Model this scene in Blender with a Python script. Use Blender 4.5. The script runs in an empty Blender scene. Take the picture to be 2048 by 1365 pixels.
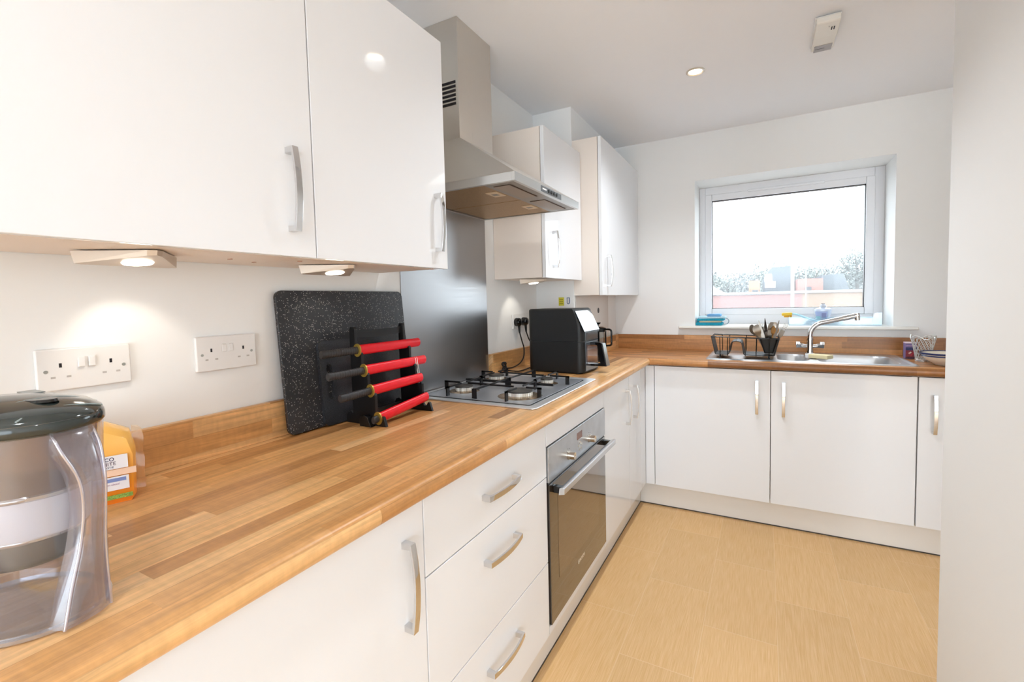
import bpy, bmesh, math, random
from mathutils import Vector, Matrix
random.seed(7)
SC = bpy.context.scene
COL = SC.collection
PI = math.pi

# ------------------------------------------------------------------ helpers
def lin(h):
    h = h.lstrip('#'); c = [int(h[i:i+2], 16)/255 for i in (0, 2, 4)]
    return tuple([(x/12.92 if x <= .04045 else ((x+.055)/1.055)**2.4) for x in c]) + (1,)

class NT:
    def __init__(s, m): s.t = m.node_tree; s.n = s.t.nodes; s.l = s.t.links
    def node(s, typ, **kw):
        n = s.n.new(typ)
        for k, v in kw.items(): setattr(n, k, v)
        return n
    def link(s, a, b): s.l.new(a, b)
    def math(s, op, a, b=None, c=None):
        n = s.node('ShaderNodeMath', operation=op)
        for i, v in enumerate((a, b, c)):
            if v is None: continue
            if isinstance(v, (int, float)): n.inputs[i].default_value = v
            else: s.link(v, n.inputs[i])
        return n.outputs[0]

def mat(name, col, rough=.5, metal=0., spec=.5, coat=0., coatr=.03, noise=0., nscale=40., bump=0., emis=None, est=0., trans=0., ior=1.45, aniso=0., alpha=1.):
    m = bpy.data.materials.new(name); m.use_nodes = True
    N = NT(m); b = N.n['Principled BSDF']
    c = lin(col) if isinstance(col, str) else col
    b.inputs['Base Color'].default_value = c
    b.inputs['Roughness'].default_value = rough; b.inputs['Metallic'].default_value = metal
    b.inputs['Specular IOR Level'].default_value = spec
    b.inputs['Coat Weight'].default_value = coat; b.inputs['Coat Roughness'].default_value = coatr
    b.inputs['Transmission Weight'].default_value = trans; b.inputs['IOR'].default_value = ior
    b.inputs['Anisotropic'].default_value = aniso; b.inputs['Alpha'].default_value = alpha
    if emis: b.inputs['Emission Color'].default_value = lin(emis); b.inputs['Emission Strength'].default_value = est
    g = N.node('ShaderNodeNewGeometry')
    nz = N.node('ShaderNodeTexNoise'); nz.inputs['Scale'].default_value = nscale; nz.inputs['Detail'].default_value = 4
    N.link(g.outputs['Position'], nz.inputs['Vector'])
    if noise:
        r = N.node('ShaderNodeValToRGB')
        r.color_ramp.elements[0].position = .3; r.color_ramp.elements[1].position = .7
        r.color_ramp.elements[0].color = tuple(max(0, x*(1-noise)) for x in c[:3])+(1,)
        r.color_ramp.elements[1].color = tuple(min(1, x*(1+noise)) for x in c[:3])+(1,)
        N.link(nz.outputs['Fac'], r.inputs[0]); N.link(r.outputs[0], b.inputs['Base Color'])
    if bump:
        bp = N.node('ShaderNodeBump'); bp.inputs['Strength'].default_value = bump; bp.inputs['Distance'].default_value = .001
        N.link(nz.outputs['Fac'], bp.inputs['Height']); N.link(bp.outputs[0], b.inputs['Normal'])
    return m

def steel(name, col, rough, along, metal=1.):
    """brushed steel: fine streaks running along one world axis"""
    m = mat(name, col, rough, metal); N = NT(m); b = N.n['Principled BSDF']
    g = N.node('ShaderNodeNewGeometry'); mp = N.node('ShaderNodeMapping')
    mp.inputs['Scale'].default_value = [(4 if i == along else 500) for i in range(3)]
    nz = N.node('ShaderNodeTexNoise'); nz.inputs['Scale'].default_value = 1; nz.inputs['Detail'].default_value = 3
    N.link(g.outputs['Position'], mp.inputs['Vector']); N.link(mp.outputs[0], nz.inputs['Vector'])
    r = N.node('ShaderNodeMapRange'); r.inputs['To Min'].default_value = max(.02, rough-.1); r.inputs['To Max'].default_value = rough+.1
    N.link(nz.outputs['Fac'], r.inputs[0]); N.link(r.outputs[0], b.inputs['Roughness'])
    bp = N.node('ShaderNodeBump'); bp.inputs['Strength'].default_value = .12; bp.inputs['Distance'].default_value = .0006
    N.link(nz.outputs['Fac'], bp.inputs['Height']); N.link(bp.outputs[0], b.inputs['Normal'])
    return m

def clear(name, col, base=.06, edge=.5, rough=.05, milk=0., milkcol='#ffffff'):
    """thin clear plastic or glass: see-through, with reflections that grow towards grazing angles"""
    m = bpy.data.materials.new(name); m.use_nodes = True; N = NT(m); N.n.clear()
    o = N.node('ShaderNodeOutputMaterial'); t = N.node('ShaderNodeBsdfTransparent'); t.inputs[0].default_value = lin(col)
    gl = N.node('ShaderNodeBsdfGlossy'); gl.inputs['Roughness'].default_value = rough; gl.inputs['Color'].default_value = (.9, .9, .92, 1)
    lw = N.node('ShaderNodeLayerWeight'); lw.inputs['Blend'].default_value = .35
    r = N.node('ShaderNodeMapRange'); r.inputs['To Min'].default_value = base; r.inputs['To Max'].default_value = edge
    N.link(lw.outputs['Facing'], r.inputs[0])
    body = t.outputs[0]
    if milk:
        d = N.node('ShaderNodeBsdfDiffuse'); d.inputs[0].default_value = lin(milkcol)
        tl = N.node('ShaderNodeBsdfTranslucent'); tl.inputs[0].default_value = lin(milkcol)
        a = N.node('ShaderNodeMixShader'); a.inputs[0].default_value = .5; N.link(d.outputs[0], a.inputs[1]); N.link(tl.outputs[0], a.inputs[2])
        q = N.node('ShaderNodeMixShader'); q.inputs[0].default_value = milk
        N.link(body, q.inputs[1]); N.link(a.outputs[0], q.inputs[2]); body = q.outputs[0]
    mx = N.node('ShaderNodeMixShader'); N.link(r.outputs[0], mx.inputs[0]); N.link(body, mx.inputs[1]); N.link(gl.outputs[0], mx.inputs[2])
    N.link(mx.outputs[0], o.inputs[0]); return m

def staves(name, along, usign, shades, w=.0385, L=.44, rough=.32, seed=0.):
    """laminate butcher-block: staves running along axis `along`, wrapped over the rolled front edge"""
    m = mat(name, '#c08a58', rough, spec=.5); N = NT(m); b = N.n['Principled BSDF']
    g = N.node('ShaderNodeNewGeometry'); s = N.node('ShaderNodeSeparateXYZ'); N.link(g.outputs['Position'], s.inputs[0])
    v = s.outputs[along]; across = s.outputs[1-along]
    u = N.math('ADD', N.math('ADD', across, N.math('MULTIPLY', s.outputs[2], usign)), 10+seed)
    row = N.math('FLOOR', N.math('DIVIDE', u, w))
    wn = N.node('ShaderNodeTexWhiteNoise', noise_dimensions='1D'); N.link(row, wn.inputs['W'])
    vo = N.math('ADD', N.math('DIVIDE', v, L), N.math('MULTIPLY', wn.outputs['Value'], 37.3))
    # length variation: a row-dependent stretch
    colm = N.math('FLOOR', vo)
    cb = N.node('ShaderNodeCombineXYZ'); N.link(row, cb.inputs[0]); N.link(colm, cb.inputs[1]); cb.inputs[2].default_value = seed
    w2 = N.node('ShaderNodeTexWhiteNoise', noise_dimensions='3D'); N.link(cb.outputs[0], w2.inputs['Vector'])
    ramp = N.node('ShaderNodeValToRGB'); cr = ramp.color_ramp
    cr.elements[0].position = 0; cr.elements[0].color = lin(shades[0]); cr.elements[1].position = 1; cr.elements[1].color = lin(shades[-1])
    for i, c in enumerate(shades[1:-1]):
        e = cr.elements.new((i+1)/(len(shades)-1)); e.color = lin(c)
    N.link(w2.outputs['Value'], ramp.inputs[0])
    # grain
    c3 = N.node('ShaderNodeCombineXYZ')
    N.link(N.math('MULTIPLY', u, 85), c3.inputs[0])
    N.link(N.math('ADD', N.math('MULTIPLY', v, 4.5), N.math('MULTIPLY', w2.outputs['Value'], 50)), c3.inputs[1]); N.link(N.math('MULTIPLY', row, 3.7), c3.inputs[2])
    nz = N.node('ShaderNodeTexNoise'); nz.inputs['Scale'].default_value = 1; nz.inputs['Detail'].default_value = 5; nz.inputs['Roughness'].default_value = .62; nz.inputs['Distortion'].default_value = .6
    N.link(c3.outputs[0], nz.inputs['Vector'])
    gr = N.node('ShaderNodeMapRange'); gr.inputs['From Min'].default_value = .3; gr.inputs['From Max'].default_value = .7; gr.inputs['To Min'].default_value = .72; gr.inputs['To Max'].default_value = 1.16
    N.link(nz.outputs['Fac'], gr.inputs[0])
    # cross ripple (medullary fleck)
    c4 = N.node('ShaderNodeCombineXYZ'); N.link(N.math('MULTIPLY', v, 90), c4.inputs[0]); N.link(N.math('MULTIPLY', u, 30), c4.inputs[1]); N.link(row, c4.inputs[2])
    n2 = N.node('ShaderNodeTexNoise'); n2.inputs['Scale'].default_value = 1; n2.inputs['Detail'].default_value = 2
    N.link(c4.outputs[0], n2.inputs['Vector'])
    g2 = N.node('ShaderNodeMapRange'); g2.inputs['From Min'].default_value = .35; g2.inputs['From Max'].default_value = .65; g2.inputs['To Min'].default_value = .95; g2.inputs['To Max'].default_value = 1.05
    N.link(n2.outputs['Fac'], g2.inputs[0])
    mul = N.math('MULTIPLY', gr.outputs[0], g2.outputs[0])
    fr = N.math('FRACT', N.math('DIVIDE', u, w))
    seam = N.math('SUBTRACT', 1, N.math('MULTIPLY', N.math('LESS_THAN', fr, .035), .18))
    mul = N.math('MULTIPLY', mul, seam)
    vm = N.node('ShaderNodeVectorMath', operation='SCALE'); N.link(ramp.outputs[0], vm.inputs[0]); N.link(mul, vm.inputs['Scale'])
    N.link(vm.outputs[0], b.inputs['Base Color'])
    return m

ORI = {}
def bm_new(): return bmesh.new()
def box(bm, x0, x1, y0, y1, z0, z1, bev=0., seg=2):
    if x0 > x1: x0, x1 = x1, x0
    if y0 > y1: y0, y1 = y1, y0
    if z0 > z1: z0, z1 = z1, z0
    r = bmesh.ops.create_cube(bm, size=1)
    for v in r['verts']:
        v.co = Vector(((x0+x1)/2+v.co.x*(x1-x0), (y0+y1)/2+v.co.y*(y1-y0), (z0+z1)/2+v.co.z*(z1-z0)))
    if bev:
        es = list({e for v in r['verts'] for e in v.link_edges})
        bmesh.ops.bevel(bm, geom=es, offset=bev, segments=seg, profile=.5, affect='EDGES')
    return bm
def prism(bm, pts, axis, a, b, bev=0.):
    """polygon pts in the plane perpendicular to axis, extruded a..b. axis 0: pts=(y,z); 1: (x,z); 2: (x,y)"""
    def P(p, t):
        return {0: (t, p[0], p[1]), 1: (p[0], t, p[1]), 2: (p[0], p[1], t)}[axis]
    v0 = [bm.verts.new(P(p, a)) for p in pts]; v1 = [bm.verts.new(P(p, b)) for p in pts]
    fs = [bm.faces.new(v0), bm.faces.new(v1[::-1])]
    n = len(pts)
    for i in range(n): fs.append(bm.faces.new((v0[i], v1[i], v1[(i+1) % n], v0[(i+1) % n])))
    bmesh.ops.recalc_face_normals(bm, faces=fs)
    if bev:
        bmesh.ops.bevel(bm, geom=list({e for f in fs for e in f.edges}), offset=bev, segments=2, profile=.5, affect='EDGES')
    return bm
def rrect(x0, x1, y0, y1, r, n=6):
    out = []
    for cx, cy, a in ((x1-r, y1-r, 0), (x0+r, y1-r, 90), (x0+r, y0+r, 180), (x1-r, y0+r, 270)):
        for i in range(n+1):
            t = math.radians(a+90*i/n); out.append((cx+r*math.cos(t), cy+r*math.sin(t)))
    return out
def cyl(bm, p0, p1, r0, r1=None, seg=24, cap=True):
    p0 = Vector(p0); p1 = Vector(p1); r1 = r0 if r1 is None else r1
    d = (p1-p0).normalized(); u = d.orthogonal().normalized(); w = d.cross(u)
    A = []; B = []
    for i in range(seg):
        t = 2*PI*i/seg; k = u*math.cos(t)+w*math.sin(t)
        A.append(bm.verts.new(p0+k*r0)); B.append(bm.verts.new(p1+k*r1))
    fs = [bm.faces.new((A[i], A[(i+1) % seg], B[(i+1) % seg], B[i])) for i in range(seg)]
    if cap: fs += [bm.faces.new(A[::-1]), bm.faces.new(B)]
    return bm
def tube(bm, path, r, seg=10, closed=False, cap=True):
    path = [Vector(p) for p in path]; n = len(path); rings = []
    rs = r if isinstance(r, (list, tuple)) else [r]*n
    prev = None
    for i, p in enumerate(path):
        a = path[(i-1) % n] if (closed or i > 0) else p; b = path[(i+1) % n] if (closed or i < n-1) else p
        d = (b-a).normalized()
        if prev is None: u = d.orthogonal().normalized()
        else:
            u = prev-d*prev.dot(d)
            u = u.normalized() if u.length > 1e-6 else d.orthogonal().normalized()
        prev = u; w = d.cross(u)
        rings.append([bm.verts.new(p+(u*math.cos(2*PI*k/seg)+w*math.sin(2*PI*k/seg))*rs[i]) for k in range(seg)])
    for i in range(n if closed else n-1):
        A = rings[i]; B = rings[(i+1) % n]
        for k in range(seg): bm.faces.new((A[k], A[(k+1) % seg], B[(k+1) % seg], B[k]))
    if cap and not closed: bm.faces.new(rings[0][::-1]); bm.faces.new(rings[-1])
    return bm
def smooth_path(pts, n=8):
    P = [Vector(p) for p in pts]; out = []
    for i in range(len(P)-1):
        p0 = P[max(0, i-1)]; p1 = P[i]; p2 = P[i+1]; p3 = P[min(len(P)-1, i+2)]
        for k in range(n):
            t = k/n
            out.append(.5*((2*p1)+(p2-p0)*t+(2*p0-5*p1+4*p2-p3)*t*t+(3*p1-p0-3*p2+p3)*t**3))
    out.append(P[-1]); return out
def lathe(bm, prof, c, seg=40, sx=1., sy=1., rot=0., cap0=False, cap1=False):
    """profile (r,z) about a vertical axis at c; sx, sy stretch it to an oval"""
    rings = []
    for r, z in prof:
        ring = []
        for i in range(seg):
            t = 2*PI*i/seg; x = r*sx*math.cos(t); y = r*sy*math.sin(t)
            ring.append(bm.verts.new((c[0]+x*math.cos(rot)-y*math.sin(rot), c[1]+x*math.sin(rot)+y*math.cos(rot), c[2]+z)))
        rings.append(ring)
    for A, B in zip(rings, rings[1:]):
        for i in range(seg): bm.faces.new((A[i], A[(i+1) % seg], B[(i+1) % seg], B[i]))
    if cap0: bm.faces.new(rings[0][::-1])
    if cap1: bm.faces.new(rings[-1])
    return bm
def grid(bm, x0, x1, nx, y0, y1, ny, zf):
    V = [[bm.verts.new((x0+(x1-x0)*i/nx, y0+(y1-y0)*j/ny, zf(x0+(x1-x0)*i/nx, y0+(y1-y0)*j/ny))) for j in range(ny+1)] for i in range(nx+1)]
    for i in range(nx):
        for j in range(ny): bm.faces.new((V[i][j], V[i+1][j], V[i+1][j+1], V[i][j+1]))
    return V

def mesh_obj(name, bm, m, parent=None, smooth=50, base=None):
    o0 = ORI.get(parent.name, Vector((0, 0, 0))) if parent else (Vector(base) if base else None)
    bm.verts.ensure_lookup_table()
    if o0 is None:
        xs = [v.co.x for v in bm.verts]; ys = [v.co.y for v in bm.verts]; zs = [v.co.z for v in bm.verts]
        o0 = Vector(((min(xs)+max(xs))/2, (min(ys)+max(ys))/2, min(zs)))
    for v in bm.verts: v.co -= o0
    me = bpy.data.meshes.new(name); bm.to_mesh(me); bm.free()
    if isinstance(m, (list, tuple)):
        for k in m: me.materials.append(k)
    else: me.materials.append(m)
    if smooth:
        me.polygons.foreach_set('use_smooth', [True]*len(me.polygons))
        me.set_sharp_from_angle(angle=math.radians(smooth))
    ob = bpy.data.objects.new(name, me); COL.objects.link(ob)
    if smooth and len(me.polygons) < 4000:
        wn = ob.modifiers.new('weighted normals', 'WEIGHTED_NORMAL'); wn.keep_sharp = True; wn.weight = 100
    ORI[ob.name] = o0
    if parent: ob.parent = parent
    else: ob.location = o0
    return ob
def thing(name, label, cat, loc, group=None):
    e = bpy.data.objects.new(name, None); COL.objects.link(e); e.empty_display_size = .05
    e.location = loc; ORI[e.name] = Vector(loc); e['label'] = label; e['category'] = cat
    if group: e['group'] = group
    return e
def solo(name, bm, m, label, cat, group=None, smooth=50):
    o = mesh_obj(name, bm, m, None, smooth); o['label'] = label; o['category'] = cat
    if group: o['group'] = group
    return o
def struct(name, bm, m, parent=None, smooth=0):
    o = mesh_obj(name, bm, m, parent, smooth)
    if not parent: o['kind'] = 'structure'
    return o
def copy_thing(root, off, label):
    r = root.copy(); COL.objects.link(r); r.location = root.location+Vector(off); r['label'] = label; ORI[r.name] = r.location.copy()
    for ch in [c for c in bpy.data.objects if c.parent == root]:
        c = ch.copy(); COL.objects.link(c); c.parent = r
        for g in [q for q in bpy.data.objects if q.parent == ch]:
            d = g.copy(); COL.objects.link(d); d.parent = c
    return r
def text(name, body, size, mtx, m, parent, align='CENTER', bold=0., ext=.0002):
    """raised lettering as a mesh; mtx maps text plane (x right, y up) to the world"""
    cu = bpy.data.curves.new(name, 'FONT'); cu.body = body; cu.size = size; cu.align_x = align; cu.align_y = 'CENTER'; cu.extrude = ext; cu.offset = bold
    t = bpy.data.objects.new('tmp', cu); COL.objects.link(t)
    bpy.context.view_layer.update()
    me = bpy.data.meshes.new_from_object(t.evaluated_get(bpy.context.evaluated_depsgraph_get()))
    bpy.data.objects.remove(t); bm = bmesh.new(); bm.from_mesh(me); bm.transform(mtx)
    return mesh_obj(name, bm, m, parent, 0)
def frame3(o, x, y):
    x = Vector(x).normalized(); y = Vector(y).normalized(); z = x.cross(y)
    M = Matrix((x, y, z)).transposed().to_4x4(); M.translation = Vector(o); return M

# ------------------------------------------------------------------ materials
M_wall = mat('wall paint', '#f0f0ef', .75, spec=.25, bump=.04, nscale=220)
M_ceil = mat('ceiling paint', '#f5f6fa', .8, spec=.2)
M_gloss = mat('white gloss cabinet', '#ecedf0', .05, spec=.42)
M_carc = mat('cream cabinet board', '#ece2d6', .4)
M_plinth = mat('white gloss plinth', '#e9e5e0', .12)
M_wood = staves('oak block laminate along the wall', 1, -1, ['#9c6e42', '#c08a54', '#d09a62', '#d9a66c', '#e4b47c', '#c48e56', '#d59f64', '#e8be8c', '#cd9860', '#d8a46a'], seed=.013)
M_woodX = staves('oak block laminate under the window', 0, 1, ['#7d5230', '#a06c40', '#b67c48', '#c58a54', '#d0965e', '#9c683c', '#be8450'], seed=.02)  # same oak; darker, redder shades carry the light's tone under the window
M_chrome = mat('polished chrome', '#d9d9da', .06, 1.)
M_satin = mat('satin nickel', '#c9c2b8', .22, 1.)
M_steelV = steel('brushed steel vertical', '#d4cfc8', .32, 2)
M_steelH = steel('brushed steel splashback', '#a3a3a4', .33, 1)
M_steelHob = mat('satin steel hob rim', '#dfe0e3', .36, .75)
M_sink = mat('satin stainless sink', '#cfd1d4', .36, .9)
M_filter = mat('greasy hood filter mesh', '#a98c68', .45, .75, noise=.12, nscale=300)
M_hoodU = mat('hood underside', '#8f8880', .35, .8)
M_black = mat('black cast iron', '#141416', .42)
M_blackgl = mat('glossy black plastic', '#0b0c0e', .16)
M_blackma = mat('matt black plastic', '#0e0f10', .48, bump=.2, nscale=900)
M_blackwood = mat('black painted wood', '#101012', .35)
M_red = mat('red lacquer', '#e21a28', .28, noise=.05, nscale=60)
M_gold = mat('brass guard', '#c7a850', .35, .8)
M_rib = mat('ribbed dark grip', '#2e2d2f', .45)
M_white = mat('white plastic', '#e8e6e4', .28)
M_whiteDark = mat('dark slot', '#1b1820', .5)
M_slotg = mat('grey slot', '#b9b4b0', .5)
M_upvc = mat('white pvc window frame', '#e7e8ec', .3)
M_cord = mat('white cord', '#e9e4dd', .7)
M_glassp = clear('veiled window glass', '#f6fafc', .010, .10, .01, milk=.075, milkcol='#f2f6fa')  # milky share imitates the glare veil over the outdoor view
M_jug = clear('clear jug plastic', '#f4f3f6', .05, .55, .12, milk=.03, milkcol='#e8e8ec')
M_smoke = clear('smoky jug funnel', '#bdb6b8', .06, .4, .15, milk=.40, milkcol='#a49a9c')
M_water = clear('water', '#f3f6fa', .05, .4, .02)
M_lid = mat('dark grey jug lid', '#28302f', .12, coat=.5)
M_cart = mat('filter cartridge', '#c6c9d2', .4)
M_band = mat('jug grey base ring', '#4f5254', .3)
M_led = mat('lamp lens', '#fff8ec', .4, emis='#fff4e2', est=7)
M_led2 = mat('downlight lens', '#fff8ec', .4, emis='#ffe9c8', est=9)
M_tray = clear('clear plastic tray', '#eef6fa', .08, .5, .1, milk=.07, milkcol='#e8f4fa')

def speckle():
    m = mat('speckled black board', '#2a2b2d', .26, spec=.5); N = NT(m); b = N.n['Principled BSDF']
    g = N.node('ShaderNodeNewGeometry'); v = N.node('ShaderNodeTexVoronoi'); v.inputs['Scale'].default_value = 300
    N.link(g.outputs['Position'], v.inputs['Vector'])
    nz = N.node('ShaderNodeTexWhiteNoise', noise_dimensions='3D'); N.link(v.outputs['Color'], nz.inputs['Vector'])
    a = N.math('LESS_THAN', v.outputs['Distance'], .28); k = N.math('GREATER_THAN', nz.outputs['Value'], .70)
    f = N.math('MULTIPLY', a, k)
    mx = N.node('ShaderNodeMix', data_type='RGBA'); N.link(f, mx.inputs[0]); mx.inputs[6].default_value = lin('#2b2c2f'); mx.inputs[7].default_value = lin('#a8a6a0')
    N.link(mx.outputs[2], b.inputs['Base Color']); return m
M_board = speckle()

def floor_mat():
    m = mat('straw vinyl tiles', '#d2ac78', .42, spec=.35); N = NT(m); b = N.n['Principled BSDF']
    g = N.node('ShaderNodeNewGeometry'); s = N.node('ShaderNodeSeparateXYZ'); N.link(g.outputs['Position'], s.inputs[0])
    W, L = .244, .494
    xc = N.math('DIVIDE', N.math('SUBTRACT', s.outputs[0], .713-10*W), W); ci = N.math('FLOOR', xc)
    # column offsets measured on the floor
    off = N.math('MULTIPLY', ci, .434)
    yc = N.math('ADD', N.math('DIVIDE', N.math('SUBTRACT', s.outputs[1], .196), L), N.math('SUBTRACT', off, 4.34-20)); ri = N.math('FLOOR', yc)
    fx = N.math('FRACT', xc); fy = N.math('FRACT', yc)
    jx = N.math('LESS_THAN', fx, .010); jy = N.math('LESS_THAN', fy, .006)
    j = N.math('MAXIMUM', jx, jy)
    cb = N.node('ShaderNodeCombineXYZ'); N.link(ci, cb.inputs[0]); N.link(ri, cb.inputs[1])
    wn = N.node('ShaderNodeTexWhiteNoise', noise_dimensions='3D'); N.link(cb.outputs[0], wn.inputs['Vector'])
    c3 = N.node('ShaderNodeCombineXYZ'); N.link(N.math('MULTIPLY', s.outputs[0], 520), c3.inputs[0]); N.link(N.math('MULTIPLY', s.outputs[1], 11), c3.inputs[1]); N.link(N.math('MULTIPLY', wn.outputs['Value'], 30), c3.inputs[2])
    nz = N.node('ShaderNodeTexNoise'); nz.inputs['Scale'].default_value = 1; nz.inputs['Detail'].default_value = 4; N.link(c3.outputs[0], nz.inputs['Vector'])
    r = N.node('ShaderNodeValToRGB'); r.color_ramp.elements[0].position = .3; r.color_ramp.elements[1].position = .72
    r.color_ramp.elements[0].color = lin('#d8ac72'); r.color_ramp.elements[1].color = lin('#e8c291')
    N.link(nz.outputs['Fac'], r.inputs[0])
    t = N.node('ShaderNodeMapRange'); t.inputs['To Min'].default_value = .96; t.inputs['To Max'].default_value = 1.03; N.link(wn.outputs['Value'], t.inputs[0])
    vm = N.node('ShaderNodeVectorMath', operation='SCALE'); N.link(r.outputs[0], vm.inputs[0]); N.link(t.outputs[0], vm.inputs['Scale'])
    mx = N.node('ShaderNodeMix', data_type='RGBA'); N.link(N.math('MULTIPLY', j, .7), mx.inputs[0]); N.link(vm.outputs[0], mx.inputs[6]); mx.inputs[7].default_value = lin('#e8c79c')
    N.link(mx.outputs[2], b.inputs['Base Color']); return m
M_floor = floor_mat()

# ------------------------------------------------------------------ room shell
ZC = 2.278; YF = 1.898; XR = 2.6; YB = -4.6; XL = 4.4
WX0, WX1, WZ0, WZ1 = .755, 1.779, 1.048, 1.982
bm = bm_new(); box(bm, -.15, XL+.15, YB-.15, YF+.3, -.1, 0); struct('floor', bm, M_floor)
bm = bm_new(); box(bm, -.15, XL+.15, YB-.15, YF+.3, ZC, ZC+.1); struct('ceiling', bm, M_ceil)
bm = bm_new(); box(bm, -.15, 0, YB-.15, YF+.3, 0, ZC); struct('wall_left', bm, M_wall)
bm = bm_new(); box(bm, XR, XR+.15, -1.0, YF+.3, 0, ZC); box(bm, XR+.15, XL, -1.15, -1.0, 0, ZC); box(bm, XL, XL+.15, YB-.15, -1.0, 0, ZC); struct('wall_right', bm, M_wall)
bm = bm_new()
T = .3
box(bm, 0, WX0, YF, YF+T, 0, ZC); box(bm, WX1, XR, YF, YF+T, 0, ZC)
box(bm, WX0, WX1, YF, YF+T, 0, WZ0-.018); box(bm, WX0, WX1, YF, YF+T, WZ1, ZC)
struct('wall_far', bm, M_wall)
bm = bm_new(); NX0, NX1, NZ0, NZ1 = .3, 4.1, .1, 2.15
box(bm, 0, NX0, YB-.15, YB, 0, ZC); box(bm, NX1, XL, YB-.15, YB, 0, ZC); box(bm, NX0, NX1, YB-.15, YB, 0, NZ0); box(bm, NX0, NX1, YB-.15, YB, NZ1, ZC)
struct('wall_near', bm, M_wall)
bm = bm_new(); box(bm, 1.625, 1.725, -1.0, .462, 0, ZC); struct('wall_partition', bm, M_wall)
bm = bm_new(); box(bm, 0, .229, 1.083, YF, .89, ZC, .001); struct('trim_1', bm, M_wall)   # boxed-in pipes in the corner
# access panel with flue hole on the boxing
bm = bm_new(); box(bm, .2295, .234, 1.10, 1.70, .992, 1.255); struct('trim_2', bm, mat('grey-white access board', '#dcd7d2', .6))
bm = bm_new(); cyl(bm, (.2336, 1.49, 1.166), (.2352, 1.49, 1.166), .017)
solo('pipe_hole', bm, M_whiteDark, 'small round black hole in the white board right of the air fryer', 'hole')

# window_1
win = bpy.data.objects.new('window_1', None); COL.objects.link(win); win['kind'] = 'structure'; win.location = (1.267, 2.15, WZ0); ORI['window_1'] = Vector(win.location)
def ring(bm, x0, x1, z0, z1, t, y0, y1, bev=.003):
    if isinstance(t, (int, float)): t = (t, t, t, t)   # left right bottom top
    box(bm, x0, x0+t[0], y0, y1, z0, z1, bev); box(bm, x1-t[1], x1, y0, y1, z0, z1, bev)
    box(bm, x0+t[0], x1-t[1], y0, y1, z0, z0+t[2], bev); box(bm, x0+t[0], x1-t[1], y0, y1, z1-t[3], z1, bev)
bm = bm_new(); ring(bm, WX0, WX1, WZ0, WZ1, (.038, .05, .062, .052), 2.155, 2.22); mesh_obj('window_frame', bm, M_upvc, win)
bm = bm_new(); ring(bm, .791, 1.733, 1.108, 1.932, (.043, .045, .043, .043), 2.150, 2.21, .005); mesh_obj('window_sash', bm, M_upvc, win)
bm = bm_new(); ring(bm, .8335, 1.6885, 1.1505, 1.8895, .004, 2.160, 2.196, 0); mesh_obj('window_gasket', bm, M_black, win)
bm = bm_new(); box(bm, .834, 1.688, 2.188, 2.192, 1.151, 1.889); mesh_obj('window_pane', bm, M_glassp, win)
bm = bm_new(); box(bm, 1.055, 1.478, 2.138, 2.155, 1.921, 1.936, .003); mesh_obj('trickle_vent', bm, M_upvc, win)
bm = bm_new(); box(bm, .656, 1.883, 1.862, 1.898, 1.030, 1.048, .006, 3); box(bm, WX0, WX1, 1.89, 2.155, 1.030, 1.048)
mesh_obj('window_sill', bm, mat('cream window board', '#eeebe4', .3), win)

# added unseen window behind the camera, lets in fill light
win2 = bpy.data.objects.new('added_window', None); COL.objects.link(win2); win2['kind'] = 'structure'; win2.location = (2.2, YB, NZ0); ORI['added_window'] = Vector(win2.location)
bm = bm_new(); ring(bm, NX0, NX1, NZ0, NZ1, .05, YB-.12, YB-.05); box(bm, 2.17, 2.23, YB-.12, YB-.05, NZ0, NZ1, .003); mesh_obj('window_frame', bm, M_upvc, win2)
bm = bm_new(); box(bm, NX0+.05, NX1-.05, YB-.088, YB-.084, NZ0+.05, NZ1-.05); mesh_obj('window_pane', bm, M_glassp, win2)

# ------------------------------------------------------------------ worktops, upstands
ZT, ZB = .891, .851
def nose(xf, n=8):      # rolled front edge profile, in (depth, z), closed to the back edge d0
    r = .018
    pts = []
    for i in range(n+1):
        t = math.radians(90-90*i/n); pts.append((xf-r+r*math.cos(t), ZT-r+r*math.sin(t)))
    for i in range(n+1):
        t = math.radians(-90*i/n); pts.append((xf-r+r*math.cos(t), ZB+r+r*math.sin(t)))
    return pts
bm = bm_new(); prism(bm, [(0.001, ZB), (0.001, ZT)]+nose(.577), 1, -1.45, 1.3625)
solo('worktop', bm, M_wood, 'long oak-block worktop with rolled edge running along the left wall under the hob', 'worktop')
bm = bm_new()
CX0, CX1, CY0, CY1 = 1.185, 1.765, 1.425, 1.835
box(bm, .001, .2285, 1.363, 1.3629+.0, ZB, ZT) if False else None
box(bm, .001, CX0, 1.38, YF-.001, ZB, ZT); box(bm, CX1, XR-.05, 1.38, YF-.001, ZB, ZT)
box(bm, CX0, CX1, CY1, YF-.001, ZB, ZT); box(bm, CX0, CX1, 1.38, CY0, ZB, ZT)
box(bm, .001, .577, 1.3629, 1.38, ZB, ZT)
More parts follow.
